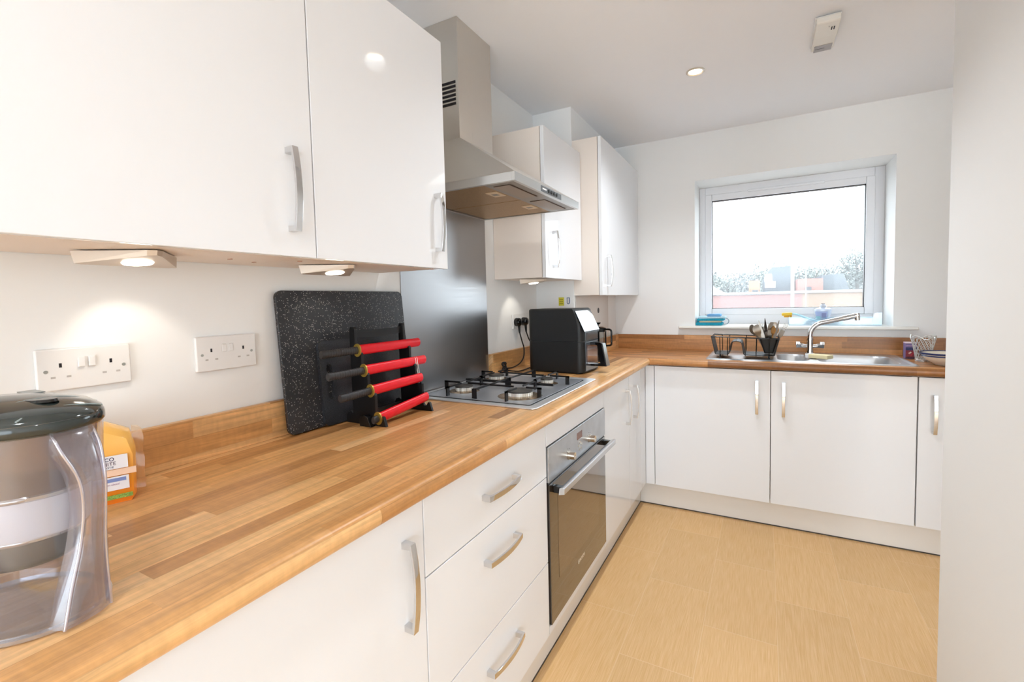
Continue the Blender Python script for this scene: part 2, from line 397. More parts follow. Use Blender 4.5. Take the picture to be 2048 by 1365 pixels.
# rolled front from the inner corner to the right
prism(bm, [(1.38, ZB), (1.38, ZT)]+[(2*1.38-(d-.577+1.38+.018), z) for d, z in nose(.577)], 0, .577, XR-.05)
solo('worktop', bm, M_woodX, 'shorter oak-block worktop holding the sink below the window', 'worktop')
ZU1 = .988
bm = bm_new(); box(bm, .001, .019, -1.45, -.052, ZT, ZU1, .0015); solo('upstand', bm, M_wood, 'oak upstand strip on the left wall behind the bread and chopping boards', 'upstand')
bm = bm_new(); box(bm, .001, .019, .538, 1.082, ZT, ZU1, .0015); solo('upstand', bm, M_wood, 'oak upstand strip on the left wall between hob and air fryer', 'upstand')
bm = bm_new(); box(bm, .2345, .2525, 1.083, YF-.02, ZT, ZU1, .0015); solo('upstand', bm, M_wood, 'short oak upstand in the corner behind the cafetiere', 'upstand')
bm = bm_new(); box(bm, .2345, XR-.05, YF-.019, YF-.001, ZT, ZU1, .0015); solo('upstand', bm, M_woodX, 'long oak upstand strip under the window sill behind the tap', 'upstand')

# ------------------------------------------------------------------ cabinets
XD, YD = .542, 1.397
ZD0, ZD1 = .142, .8445
def handle_bm(L=.178):
    """bowed strap handle; local: s along, o outwards, w across"""
    n = 14; W = .0145
    outer = []; inner = []
    for i in range(n+1):
        s = -L/2+L*i/n; q = 1-(2*s/L)**2
        outer.append((s, .024+.009*q))
    outer = [(-L/2, 0)]+outer+[(L/2, 0)]
    for i in range(n+1):
        s = L/2-.011-(L-.022)*i/n; q = 1-(2*s/L)**2
        inner.append((s, .0175+.009*q))
    inner = [(L/2-.013, 0)]+inner+[(-L/2+.013, 0)]
    pts = outer+inner
    bm = bm_new(); prism(bm, pts, 2, -W/2, W/2)
    bmesh.ops.bevel(bm, geom=[e for e in bm.edges if abs(e.verts[0].co.z-e.verts[1].co.z) < 1e-6 and e.is_manifold and e.calc_face_angle(0) > 1.2], offset=.0012, segments=2, profile=.5, affect='EDGES')
    return bm
def handle(parent, c, along, out, L=.178):
    bm = handle_bm(L); a = Vector(along); o = Vector(out); w = a.cross(o)
    M = Matrix((a, o, w)).transposed().to_4x4(); M.translation = Vector(c); bm.transform(M)
    bmesh.ops.recalc_face_normals(bm, faces=bm.faces)
    return mesh_obj('handle', bm, M_chrome, parent, 40)
def carcassA(root, y0, y1, x1, z0, z1, top=False, m=M_carc, x0=.002):
    t = .016; bm = bm_new()
    box(bm, x0, x1, y0, y0+t, z0, z1); box(bm, x0, x1, y1-t, y1, z0, z1); box(bm, x0, x1, y0+t, y1-t, z0, z0+t); box(bm, x0, x0+.008, y0+t, y1-t, z0+t, z1)
    if top: box(bm, x0+.008, x1, y0+t, y1-t, z1-t, z1)
    return mesh_obj('carcass', bm, m, root, 0)
G = .0015
def doorA(root, name, y0, y1, z0, z1, x1, m=M_gloss):
    bm = bm_new(); box(bm, x1-.018, x1, y0+G, y1-G, z0, z1, .0012); return mesh_obj(name, bm, m, root)

c = thing('base_cabinet', 'white gloss base cabinet nearest the camera, left of the drawer unit', 'cabinet', (.27, -1.0, 0))
carcassA(c, -1.40, -.611, XD-.02, .14, ZB-.001)
d = doorA(c, 'door', -1.40, -.608, ZD0, ZD1, XD); handle(d, (XD, -.668, .689), (0, 0, 1), (1, 0, 0))
c = thing('drawer_unit', 'white gloss unit of three drawers with bow handles left of the oven', 'drawer unit', (.27, -.3, 0))
carcassA(c, -.608, -.002, XD-.02, .14, ZB-.001)
for z0, z1, hz in ((.6715, ZD1, .752), (.3895, .6685, .585), (ZD0, .3865, .298)):
    d = doorA(c, 'drawer', -.608, -.002, z0, z1, XD); handle(d, (XD, -.303, hz), (0, 1, 0), (1, 0, 0), .167)
# oven housing
c = thing('oven_housing', 'white gloss housing framing the built-in oven below the hob', 'cabinet', (.27, .3, 0))
carcassA(c, -.001, .6005, XD-.02, .14, ZB-.001)
bm = bm_new(); box(bm, XD-.018, XD, .0, .5995, .768, ZD1, .001); mesh_obj('top_panel', bm, M_gloss, c)
bm = bm_new(); box(bm, XD-.018, XD, .0, .5995, ZD0, .169, .001); mesh_obj('bottom_panel', bm, M_gloss, c)
# corner double cabinet
c = thing('base_cabinet', 'white gloss corner cabinet with two narrow doors right of the oven', 'cabinet', (.27, 1.0, 0))
carcassA(c, .602, 1.360, XD-.02, .14, ZB-.001)
d = doorA(c, 'door', .602, 1.028, ZD0, ZD1, XD); handle(d, (XD, .968, .689), (0, 0, 1), (1, 0, 0))
d = doorA(c, 'door', 1.028, 1.275, ZD0, ZD1, XD); handle(d, (XD, 1.118, .689), (0, 0, 1), (1, 0, 0))
bm = bm_new(); box(bm, XD-.018, XD, 1.2765, 1.415, ZD0, ZD1, .001); mesh_obj('filler_panel', bm, M_gloss, c)
# far run
def carcassB(root, x0, x1, y0, z0, z1):
    t = .016; bm = bm_new(); y1 = YF-.02
    box(bm, x0, x0+t, y0, y1, z0, z1); box(bm, x1-t, x1, y0, y1, z0, z1); box(bm, x0+t, x1-t, y0, y1, z0, z0+t); box(bm, x0+t, x1-t, y1-.008, y1, z0+t, z1)
    return mesh_obj('carcass', bm, M_carc, root, 0)
def doorB(root, name, x0, x1, z0=ZD0, z1=ZD1):
    bm = bm_new(); box(bm, x0+G, x1-G, YD, YD+.018, z0, z1, .0012); return mesh_obj(name, bm, M_gloss, root)
c = thing('sink_cabinet', 'white gloss double-door cabinet beneath the sink', 'cabinet', (1.18, 1.65, 0))
carcassB(c, .596, 1.776, YD+.02, .14, ZB-.001)
bm = bm_new(); box(bm, .5435, .593, YD, YD+.018, ZD0, ZD1, .001); mesh_obj('filler_panel', bm, M_gloss, c)
d = doorB(c, 'door', .5945, 1.1855); handle(d, (1.122, YD, .703), (0, 0, 1), (0, -1, 0))
d = doorB(c, 'door', 1.1855, 1.777); handle(d, (1.243, YD, .70), (0, 0, 1), (0, -1, 0))
c = thing('base_cabinet', 'white gloss cabinet at the right end of the sink run, partly cut off', 'cabinet', (2.1, 1.65, 0))
carcassB(c, 1.7785, 2.376, YD+.02, .14, ZB-.001)
d = doorB(c, 'door', 1.779, 2.376); handle(d, (1.836, YD, .678), (0, 0, 1), (0, -1, 0))
# plinths
bm = bm_new(); box(bm, .482, .497, -1.4, 1.448, 0, .139); solo('plinth', bm, M_plinth, 'long white plinth under the drawers and oven on the left', 'plinth')
bm = bm_new(); box(bm, .498, XR-.05, 1.448, 1.463, 0.004, .139); solo('plinth', bm, M_plinth, 'white plinth under the sink cabinets', 'plinth')
bm = bm_new(); box(bm, .498, XR-.05, 1.4465, 1.4478, 0, .006); box(bm, .4972, .4985, -1.4, 1.446, 0, .006); struct('baseboard_strip', bm, mat('dark plinth strip', '#4c4640', .6))  # thin dark strip along the foot of both plinths

# wall cabinets
ZU, ZUT, XU = 1.342, 2.026, .288
M_under = mat('cabinet underside', '#efe4da', .45)
def wallcab(label, y0, y1, x1, z0, z1, dy0, dy1, hy, hz, name='wall_cabinet'):
    c = thing(name, label, 'cabinet', ((x1)/2, (y0+y1)/2, z0))
    carcassA(c, y0, y1, x1-.0205, z0+.002, z1-.001, True, M_under)
    d = doorA(c, 'door', dy0, dy1, z0, z1, x1); handle(d, (x1, hy, hz), (0, 0, 1), (1, 0, 0), .172)
    return c
ca = wallcab('large white gloss wall cabinet at top left above the sockets', -1.235, -.631, XU, ZU, ZUT, -1.235, -.630, -.690, 1.478)
cb = wallcab('white gloss wall cabinet beside the cooker hood, above the chopping boards', -.630, -.150, XU, ZU, ZUT, -.630, -.149, -.203, 1.476)
cc = wallcab('small white gloss wall cabinet right of the cooker hood, reflecting the window', .615, 1.088, .275, ZU, ZUT, .615, 1.088, .704, 1.477)
cd = wallcab('tall deeper white gloss cabinet in the corner above the air fryer', 1.090, YF-.004, .390, 1.258, 2.098, 1.090, YF-.004, 1.178, 1.392, 'boiler_cabinet')
# fix: corner cabinet sits in front of the boxing
# screw caps under the first cabinets
for k, (x, y) in enumerate(((.133, -.729), (.101, -.655), (.19, -.60), (.238, -.165))):
    bm = bm_new(); box(bm, x-.006, x+.006, y-.002, y+.002, ZU+.0005, ZU+.0025); mesh_obj('cam_slot', bm, mat('slot', '#b98f78', .6), ca if y < -.63 else cb)
# labels under the corner cabinet
bm = bm_new(); box(bm, .138, .170, 1.0815, 1.0825, 1.205, 1.252)
lb = solo('warning_label', bm, mat('yellow label', '#d8cf3a', .5), 'tiny yellow label hanging under the tall corner cabinet', 'label')
for k in range(3):
    bm = bm_new(); box(bm, .143, .165, 1.0808, 1.0815, 1.215+k*.011, 1.219+k*.011); mesh_obj('print_line', bm, mat('label ink', '#8a7f20', .6), lb)
bm = bm_new(); prism(bm, [(.196+.009*math.cos(t*PI/12), 1.222-.009*math.sin(t*PI/12)) for t in range(13)]+[(.187, 1.25), (.205, 1.25)], 1, 1.0805, 1.0825)
tg = solo('boiler_tag', bm, mat('blue tag', '#54688e', .5), 'small blue and white tag under the corner cabinet, right of the yellow label', 'tag')
bm = bm_new(); prism(bm, [(.196+.0045*math.cos(t*PI/12), 1.222-.0045*math.sin(t*PI/12)) for t in range(13)]+[(.1915, 1.246), (.2005, 1.246)], 1, 1.0796, 1.0804); mesh_obj('tag_face', bm, M_white, tg)

# under-cabinet lamps
def cab_lamp(yc, label, zc=ZU, first=None):
    c = thing('cabinet_light', label, 'light', (.16, yc, zc), 'triangular lights under the wall cabinets')
    pts = [(.112, yc-.082), (.105, yc-.07), (.105, yc+.07), (.112, yc+.082), (.212, yc+.012), (.220, yc), (.212, yc-.012)]
    bm = bm_new()
    top = [bm.verts.new((x, y, zc-.0005)) for x, y in pts]
    bot = [bm.verts.new((x+(.004 if x < .2 else -.003), yc+(y-yc)*.96, zc-.0225+(x-.105)*.115)) for x, y in pts]
    n = len(pts); fs = [bm.faces.new(top[::-1]), bm.faces.new(bot)]+[bm.faces.new((top[i], top[(i+1) % n], bot[(i+1) % n], bot[i])) for i in range(n)]
    bmesh.ops.recalc_face_normals(bm, faces=fs)
    mesh_obj('lamp_body', bm, mat('champagne aluminium', '#cdbfb0', .35, .35), c, 0)
    bm = bm_new(); zz = zc-.0225+(.15-.105)*.115
    cyl(bm, (.148, yc, zz-.0004), (.148, yc, zz-.0030), .024, .022, 28); bm.verts.ensure_lookup_table()
    for v in bm.verts: v.co.z += (v.co.x-.148)*.115
    mesh_obj('lens', bm, M_led, c, 30)
    l = bpy.data.lights.new('cabinet spot', 'SPOT'); l.energy = .5; l.spot_size = math.radians(72); l.spot_blend = .55; l.shadow_soft_size = .012; l.color = (1, .93, .82)
    o = bpy.data.objects.new('cabinet spot', l); COL.objects.link(o); o.location = (.148, yc, zz-.010); o.rotation_euler = Vector((-.60, .15, -.80)).to_track_quat('-Z', 'Y').to_euler()
cab_lamp(-.905, 'triangular metallic light under the largest wall cabinet, left of the others')
cab_lamp(-.463, 'triangular metallic light under the cabinet beside the hood, above the chopping boards')
cab_lamp(.745, 'small triangular light under the cabinet above the plugged-in socket')

# ------------------------------------------------------------------ cooker hood
c = thing('cooker_hood', 'stainless steel chimney cooker hood over the gas hob', 'cooker hood', (.2, .24, 1.615))
bm = bm_new(); box(bm, .001, .165, .117, .351, 1.844, ZC-.001, .001); ch = mesh_obj('chimney', bm, M_steelV, c)
bm = bm_new()
for k in range(6): z = 2.048-k*.0155; box(bm, .092, .152, .1155, .1168, z-.0045, z+.0045)
mesh_obj('vent_slots', bm, M_whiteDark, ch, 0)
bm = bm_new()
A = [(.001, -.033, 1.643), (.468, -.033, 1.643), (.468, .533, 1.643), (.001, .533, 1.643)]; B = [(.001, .117, 1.844), (.165, .117, 1.844), (.165, .351, 1.844), (.001, .351, 1.844)]
va = [bm.verts.new(p) for p in A]; vb = [bm.verts.new(p) for p in B]
fs = [bm.faces.new(va), bm.faces.new(vb)]+[bm.faces.new((va[i], va[(i+1) % 4], vb[(i+1) % 4], vb[i])) for i in range(4)]
bmesh.ops.recalc_face_normals(bm, faces=fs); mesh_obj('canopy', bm, M_steelV, c, 0)
bm = bm_new()
box(bm, .456, .468, -.033, .533, 1.615, 1.643, .0008); box(bm, .001, .456, -.033, -.021, 1.615, 1.643, .0008); box(bm, .001, .456, .521, .533, 1.615, 1.643, .0008); box(bm, .001, .013, -.021, .521, 1.615, 1.643)
box(bm, .013, .456, -.021, .521, 1.632, 1.642)
mesh_obj('rim', bm, mat('pale steel rim', '#c9cac9', .28, .9), c)
bm = bm_new(); box(bm, .345, .456, -.021, .521, 1.616, 1.6315, .001); mesh_obj('light_strip', bm, M_hoodU, c)
for y0, y1 in ((-.02, .2485), (.2515, .520)):
    bm = bm_new(); box(bm, .02, .343, y0, y1, 1.6185, 1.6315, .002); f = mesh_obj('filter', bm, M_filter, c)
    bm = bm_new(); ym = (y0+y1)/2; box(bm, .290, .336, ym-.035, ym+.035, 1.6160, 1.6188, .001); l = mesh_obj('latch', bm, mat('latch', '#d6bf9e', .4, .3), f)
    bm = bm_new(); box(bm, .300, .322, ym-.012, ym+.012, 1.6154, 1.6162); mesh_obj('latch', bm, M_hoodU, f)
    bm = bm_new(); box(bm, .365, .425, ym-.10, ym+.10, 1.6152, 1.6165, .0005); g = mesh_obj('lamp_cover', bm, mat('lamp cover', '#9a8b7c', .4, .3), c)
    bm = bm_new(); box(bm, .423, .428, ym-.10, ym+.10, 1.6146, 1.6166); box(bm, .365, .425, ym-.104, ym-.100, 1.6146, 1.6166); mesh_obj('recess_edge', bm, mat('brown edge', '#4a3626', .6), g)
bm = bm_new(); box(bm, .4681, .4692, .161, .341, 1.6185, 1.6385); cp = mesh_obj('control_panel', bm, mat('dark grey control strip', '#6a6e72', .3, .3), c)
for k in range(4):
    bm = bm_new(); y = .222+k*.024; cyl(bm, (.469, y, 1.6285), (.4725, y, 1.6285), .0062, seg=14); mesh_obj('button', bm, M_black, cp)
bm = bm_new(); box(bm, .4692, .4696, .172, .205, 1.627, 1.632); mesh_obj('badge', bm, M_white, cp)
bm = bm_new(); box(bm, .0008, .0038, -.050, .533, .8915, 1.6145); solo('splashback', bm, M_steelH, 'brushed stainless steel splashback panel between hob and cooker hood', 'splashback')

# ------------------------------------------------------------------ hob
c = thing('gas_hob', 'four-burner stainless steel gas hob set in the left worktop', 'hob', (.266, .27, ZT))
bm = bm_new(); prism(bm, rrect(.010, .520, -.030, .575, .015), 2, ZT, ZT+.0055, .002); mesh_obj('rim', bm, M_steelHob, c)
bm = bm_new(); prism(bm, rrect(.036, .488, .000, .520, .012), 2, ZT+.0050, ZT+.0068, .0006); mesh_obj('black_trim', bm, M_blackgl, c)
bm = bm_new(); prism(bm, rrect(.043, .481, .007, .513, .012), 2, ZT+.0060, ZT+.0074, .0005); mesh_obj('hob_plate', bm, mat('satin hob plate', '#b9bdc4', .33, .75), c)
BUR = [(.385, .125, .046), (.140, .130, .034), (.125, .400, .034), (.372, .388, .026)]
for x, y, r in BUR:
    zz = ZT+.0074
    bm = bm_new(); lathe(bm, [(r*1.75, 0), (r*1.4, .003), (r*1.1, .004)], (x, y, zz), 32, cap1=True); b = mesh_obj('burner', bm, mat('warm burner dish', '#b09a80', .25, .9), c)
    bm = bm_new()
    n = int(r*2*PI/.0075)
    prof = []
    for i in range(n*4):
        t = 2*PI*i/(n*4); q = r if (i % 4 < 2) else r*.95; prof.append((x+q*math.cos(t), y+q*math.sin(t)))
    prism(bm, prof, 2, zz+.004, zz+.0155); mesh_obj('flame_ring', bm, mat('burner aluminium', '#d8d6d0', .35, .6), b, 0)
    bm = bm_new(); lathe(bm, [(r*1.0, 0), (r*1.0, .004), (r*.93, .0065), (0.001, .0072)], (x, y, zz+.0155), 32, cap0=True); mesh_obj('burner_cap', bm, mat('black enamel cap', '#3d3a37', .4), b)
def flat(bm, p0, p1, z0, z1, w=.0052):
    p0 = Vector(p0); p1 = Vector(p1); d = (p1-p0).normalized(); k = Vector((-d.y, d.x))*w/2
    pts = [p0+k, p1+k, p1-k, p0-k]; prism(bm, [(p.x, p.y) for p in pts], 2, z0, z1)
for gy0, gy1, bs in ((.018, .262, (0, 1)), (.268, .502, (3, 2))):
    bm = bm_new(); zt = ZT+.042; zb = ZT+.036
    ym = (gy0+gy1)/2
    # long spine between the two burners of the half, with low side rails
    flat(bm, (.258, gy0), (.258, gy1), zb, zt); 
    for y in (gy0, gy1): flat(bm, (.06, y), (.455, y), ZT+.022, ZT+.030) if y in (.262, .268) else None
    for bi in bs:
        x, y, r = BUR[bi]
        for ang in (0, 90, 180, 270):
            dx, dy = math.cos(math.radians(ang)), math.sin(math.radians(ang))
            inner = r*.55
            ox = (.470 if dx > .5 else .258) if x > .26 else (.258 if dx > .5 else .050)
            oy = gy1 if dy > .5 else gy0
            e = (ox, y) if abs(dx) > .5 else (x, oy)
            s = (x+dx*inner, y+dy*inner)
            flat(bm, s, e, zb, zt)
            if not (abs(dx) > .5 and ox == .258): 
                k = Vector(e); q = k-Vector((dx, dy))*.016
                flat(bm, k, q, ZT+.0072, zt)
    for y in (gy0+.003, gy1-.003): flat(bm, (.258, y), (.258, y+.001), ZT+.0072, zt, .02)
    mesh_obj('pan_support', bm, M_black, c, 0)

# ------------------------------------------------------------------ oven
c = thing('built_in_oven', 'built-in electric oven with steel control panel and dark glass door', 'oven', (.3, .3, .17))
bm = bm_new(); box(bm, .05, XD-.011, .014, .584, .185, .755); mesh_obj('oven_cavity', bm, M_black, c)
bm = bm_new(); box(bm, XD-.010, XD+.006, .002, .597, .649, .7655, .001); cp = mesh_obj('control_panel', bm, mat('oven panel steel', '#b9bcc0', .3, .85, noise=.1, nscale=14), c)
XO = XD+.006
for y in (.172, .392):
    bm = bm_new(); cyl(bm, (XO, y, .690), (XO+.004, y, .690), .0165, .0165, 28); k = mesh_obj('knob', bm, M_satin, cp)
    bm = bm_new(); cyl(bm, (XO+.004, y, .690), (XO+.026, y, .690), .0145, .0130, 28); box(bm, XO+.026, XO+.028, y-.002, y+.002, .690, .703); mesh_obj('knob_grip', bm, M_satin, k)
bm = bm_new(); box(bm, XO, XO+.0008, .258, .312, .718, .744); mesh_obj('display', bm, mat('brown display', '#7a5348', .2), cp)
for k in range(5):
    bm = bm_new(); t = PI/2+k*2*PI/5; cyl(bm, (XO, .288+.017*math.cos(t), .690+.013*math.sin(t)), (XO+.002, .288+.017*math.cos(t), .690+.013*math.sin(t)), .0052, seg=14); mesh_obj('button', bm, M_satin, cp)
for y0, z0 in ((.165, .712), (.180, .709), (.155, .704), (.385, .712), (.40, .709), (.372, .704)):
    bm = bm_new(); box(bm, XO, XO+.0005, y0, y0+.004, z0, z0+.002); mesh_obj('scale_mark', bm, M_whiteDark, cp)
def oven_glass():
    m = mat('brown oven glass', '#2a2019', .035, spec=.9, coat=1., coatr=.01); return m
bm = bm_new(); box(bm, XD-.010, XO, .004, .595, .1725, .642, .001); dr = mesh_obj('oven_door', bm, oven_glass(), c)
bm = bm_new(); box(bm, XO+.0001, XO+.0006, .070, .500, .30, .60); mesh_obj('door_window', bm, mat('brown oven window', '#55412f', .035, spec=.9, coat=1., coatr=.01), dr)
bm = bm_new(); box(bm, XD-.010, XO-.004, .003, .596, .6425, .6485); mesh_obj('door_gap', bm, M_black, c, 0)
hb = bm_new(); prism(hb, [(XO+.028, .611), (XO+.049, .616), (XO+.049, .636), (XO+.043, .638), (XO+.031, .634)], 1, .012, .590, .001); h = mesh_obj('handle', hb, mat('satin steel handle', '#cfd2d6', .25, .9), dr)
for y in (.022, .560):
    bm = bm_new(); box(bm, XO, XO+.038, y, y+.020, .612, .634, .002); mesh_obj('handle_bracket', bm, M_blackgl, h)
M_logo = mat('pale print', '#d8c3a8', .4)
text('brand_lettering', 'BOSCH', .0165, frame3((XO+.0002, .292, .257), (0, 1, 0), (0, 0, 1)), M_logo, dr, bold=.0004)
bm = bm_new()
pts = [(XO+.0004, .256+.007*math.cos(2*PI*i/24), .257+.007*math.sin(2*PI*i/24)) for i in range(24)]; tube(bm, pts, .0007, 6, True); box(bm, XO+.0002, XO+.0006, .2515, .2605, .2563, .2577)
mesh_obj('brand_emblem', bm, M_logo, dr)

# ------------------------------------------------------------------ sockets and plugs
def socket(label, y0, y1, z0, z1, rocker_out=.004):
    c = thing('double_socket', label, 'socket', (0, (y0+y1)/2, z0))
    W = y1-y0; H = z1-z0; yc = (y0+y1)/2; zc = (z0+z1)/2
    bm = bm_new(); box(bm, .0003, .0095, y0, y1, z0, z1, .003, 3); f = mesh_obj('faceplate', bm, M_white, c)
    for s in (-1, 1):
        yy = yc+s*W*.265
        bm = bm_new(); box(bm, .0094, .0099, yy-.002, yy+.002, zc+.004, zc+.012); mesh_obj('earth_slot', bm, M_whiteDark, f, 0)
        for q in (-1, 1):
            bm = bm_new(); box(bm, .0094, .0099, yy+q*.011-.0032, yy+q*.011+.0032, zc-.0155, zc-.012); mesh_obj('pin_slot', bm, M_slotg, f, 0)
        bm = bm_new(); cyl(bm, (.009, yc+s*W*.41, zc-.002), (.0101, yc+s*W*.41, zc-.002), .0032, seg=16); mesh_obj('screw', bm, mat('screw', '#b5b8b4', .3, .9), f)
        bm = bm_new(); b = .0052; ys = yc+s*.0078
        box(bm, .009, .0095+rocker_out, ys-b, ys+b, zc+.002, zc+.021, .0012); mesh_obj('rocker_switch', bm, M_white, f)
    return c
socket('white double socket furthest left, above the bread, with raised switches', -1.012, -.870, 1.092, 1.170, .0045)
socket('white double socket between the first socket and the chopping boards', -.746, -.603, 1.090, 1.172, .0012)
socket('white double socket with two black plugs, left of the air fryer', .780, .922, 1.092, 1.170)
def plug(label, y, z, path):
    c = thing('plug', label, 'plug', (.03, y, z))
    bm = bm_new(); lathe(bm, [(.001, 0), (.020, .001), (.0225, .006), (.021, .026), (.014, .034), (.001, .036)], (0, 0, 0), 24)
    bm.transform(Matrix.Translation((.0098, y, z)) @ Matrix.Rotation(PI/2, 4, 'Y')); bm.verts.ensure_lookup_table()
    mesh_obj('plug_body', bm, M_blackgl, c)
    bm = bm_new(); cyl(bm, (.030, y, z-.015), (.032, y+.001, z-.056), .0075, .0045, 14); mesh_obj('strain_relief', bm, M_blackma, c)
    bm = bm_new(); tube(bm, smooth_path(path, 8), .0034, 8); mesh_obj('cable', bm, M_blackma, c)
plug('black plug in the left outlet, its cable looping down to a knot by the hob', .803, 1.128, [(.032, .804, 1.075), (.04, .812, 1.03), (.046, .822, .99), (.048, .812, .945), (.05, .765, .918), (.052, .69, .908), (.055, .625, .912), (.055, .598, .915)])
plug('black plug in the right outlet, its cable dropping behind the air fryer', .878, 1.128, [(.032, .879, 1.075), (.038, .90, 1.03), (.05, .93, .99), (.07, .96, .95), (.095, .965, .915), (.12, .96, .896)])
# knotted cable end
c = thing('cable_knot', 'black knotted cable bundle standing behind the hob by the upstand', 'cable', (.055, .59, ZT))
bm = bm_new()
for k, (dy, dz, r) in enumerate(((0, .034, .016), (.004, .016, .013), (-.004, .030, .018))):
    pts = [(.055+.006*math.sin(2*t+k), .592+dy+r*math.cos(t)*.75, ZT+.004+dz+r*math.sin(t)) for t in [2*PI*i/24 for i in range(24)]]
    tube(bm, pts, .0034, 8, True)
mesh_obj('coil', bm, M_blackma, c)
bm = bm_new(); tube(bm, smooth_path([(.06, .605, ZT+.015), (.075, .63, ZT+.008), (.10, .66, ZT+.004), (.128, .672, ZT+.012), (.145, .69, ZT+.02)], 6), .0032, 8); mesh_obj('loose_cable', bm, M_blackma, c)
bm = bm_new(); box(bm, .048, .062, .600, .622, ZT, ZT+.016, .003); mesh_obj('connector', bm, M_blackgl, c)

# ------------------------------------------------------------------ air fryer
c = thing('air_fryer', 'large black air fryer with slanted glossy screen and loop handle', 'air fryer', (.28, .79, ZT))
Y0, Y1 = .690, .900
def fry(z0, z1, inset=0.):
    bm = bm_new()
    xb, xf = .135+inset, .428-inset; r = .030
    prof = rrect(xb, xf, Y0+inset, Y1-inset, r, 6)
    if z1 <= 1.05:
        prism(bm, prof, 2, z0, z1, .002)
    else:
        levels = [z0, 1.088, 1.12, 1.16, z1-.006, z1]; rings = []
        for z in levels:
            cut = xf if z <= 1.088 else xf-(z-1.088)*.47
            ins = .005 if z == z1 else 0
            rings.append([bm.verts.new((min(x, cut)-(ins if x > .3 else -ins), y+(ins if y < .79 else -ins), z)) for x, y in prof])
        n = len(prof)
        for A, B in zip(rings, rings[1:]):
            for i in range(n): bm.faces.new((A[i], A[(i+1) % n], B[(i+1) % n], B[i]))
        bm.faces.new(rings[0][::-1]); bm.faces.new(rings[-1])
    return bm
bm = fry(ZT+.006, 1.0405); mesh_obj('lower_body', bm, M_blackma, c, 30)
bm = fry(1.043, 1.196); mesh_obj('upper_body', bm, M_blackma, c, 30)
bm = fry(1.038, 1.045, .003); mesh_obj('seam', bm, M_blackgl, c)
bm = bm_new(); prism(bm, rrect(.15, .41, Y0+.015, Y1-.015, .02), 2, ZT, ZT+.007); mesh_obj('foot_ring', bm, M_black, c)
bm = bm_new()   # slanted glossy screen
q = [(.4305, Y0+.012, 1.0885), (.4305, Y1-.012, 1.0885), (.3855, Y1-.012, 1.184), (.3855, Y0+.012, 1.184)]
n3 = Vector((.095, 0, .047)).normalized()*.002
A = [bm.verts.new(p) for p in q]; B = [bm.verts.new(Vector(p)+n3) for p in q]
fs = [bm.faces.new(A), bm.faces.new(B)]+[bm.faces.new((A[i], A[(i+1) % 4], B[(i+1) % 4], B[i])) for i in range(4)]; bmesh.ops.recalc_face_normals(bm, faces=fs)
mesh_obj('screen', bm, mat('mirror black screen', '#20262c', .03, spec=1., coat=1.), c, 0)
bm = bm_new(); box(bm, .4275, .4300, Y0+.028, Y1-.028, 1.048, 1.084, .001); mesh_obj('front_band', bm, mat('grey gloss band', '#5f666c', .12, .5), c)
bm = bm_new(); box(bm, .4275, .4300, Y0+.028, Y1-.028, ZT+.012, 1.037, .001); dr = mesh_obj('basket_front', bm, mat('grey gloss basket front', '#54585e', .14, .5), c)
bm = bm_new(); prism(bm, rrect(Y0+.045, Y1-.045, .930, 1.022, .015), 0, .4298, .4312); mesh_obj('viewing_window', bm, mat('tinted window', '#5c4c4c', .04, spec=1., coat=1.), dr)
hb = bm_new(); o = [(.430, 1.035), (.474, 1.035), (.486, 1.030), (.508, .922), (.430, .921), (.430, .931), (.478, .932), (.464, 1.018), (.455, 1.022), (.430, 1.022)]
prism(hb, o, 1, .775, .815, .0015); h = mesh_obj('handle', hb, M_blackgl, dr)
bm = bm_new(); prism(bm, [(.4875, 1.029), (.4905, 1.029), (.5115, .924), (.5088, .924)], 1, .777, .813); mesh_obj('handle_trim', bm, mat('steel trim', '#b9bcb9', .25, .9), h)

c.rotation_euler.z = math.radians(-3.2)
# ------------------------------------------------------------------ cafetiere behind it
c = thing('cafetiere', 'glass cafetiere with black lid and handle standing behind the air fryer', 'cafetiere', (.345, 1.16, ZT))
C0 = (.340, 1.155, ZT)
bm = bm_new(); lathe(bm, [(.001, .012), (.038, .012), (.040, .02), (.040, .178)], C0, 32); mesh_obj('glass_beaker', bm, clear('beaker glass', '#dfe3e3', .08, .6, .02), c)
bm = bm_new(); lathe(bm, [(.042, .0), (.042, .012), (.001, .013)], C0, 32, cap0=True); mesh_obj('base', bm, M_blackgl, c)
bm = bm_new()
for z in (.055, .165): lathe(bm, [(.0405, z), (.0425, z), (.0425, z+.012), (.0405, z+.012), (.0405, z)], C0, 32)
for k in range(4): t = .4+k*PI/2; x = C0[0]+.0415*math.cos(t); y = C0[1]+.0415*math.sin(t); box(bm, x-.004, x+.004, y-.002, y+.002, ZT+.01, ZT+.17)
mesh_obj('holder_frame', bm, M_blackgl, c)
bm = bm_new(); lathe(bm, [(.044, .178), (.044, .186), (.03, .192), (.004, .194), (.004, .205), (.008, .206), (.016, .213), (.015, .217), (.001, .217)], C0, 32, cap0=True); mesh_obj('lid', bm, M_blackgl, c)
bm = bm_new(); hx = .379
tube(bm, smooth_path([(hx, 1.155, ZT+.178), (hx+.025, 1.155, ZT+.178), (hx+.036, 1.155, ZT+.170), (hx+.037, 1.155, ZT+.14), (hx+.037, 1.155, ZT+.105), (hx+.032, 1.155, ZT+.092), (hx+.006, 1.155, ZT+.088)], 6), .0052, 10); mesh_obj('handle', bm, M_blackgl, c)

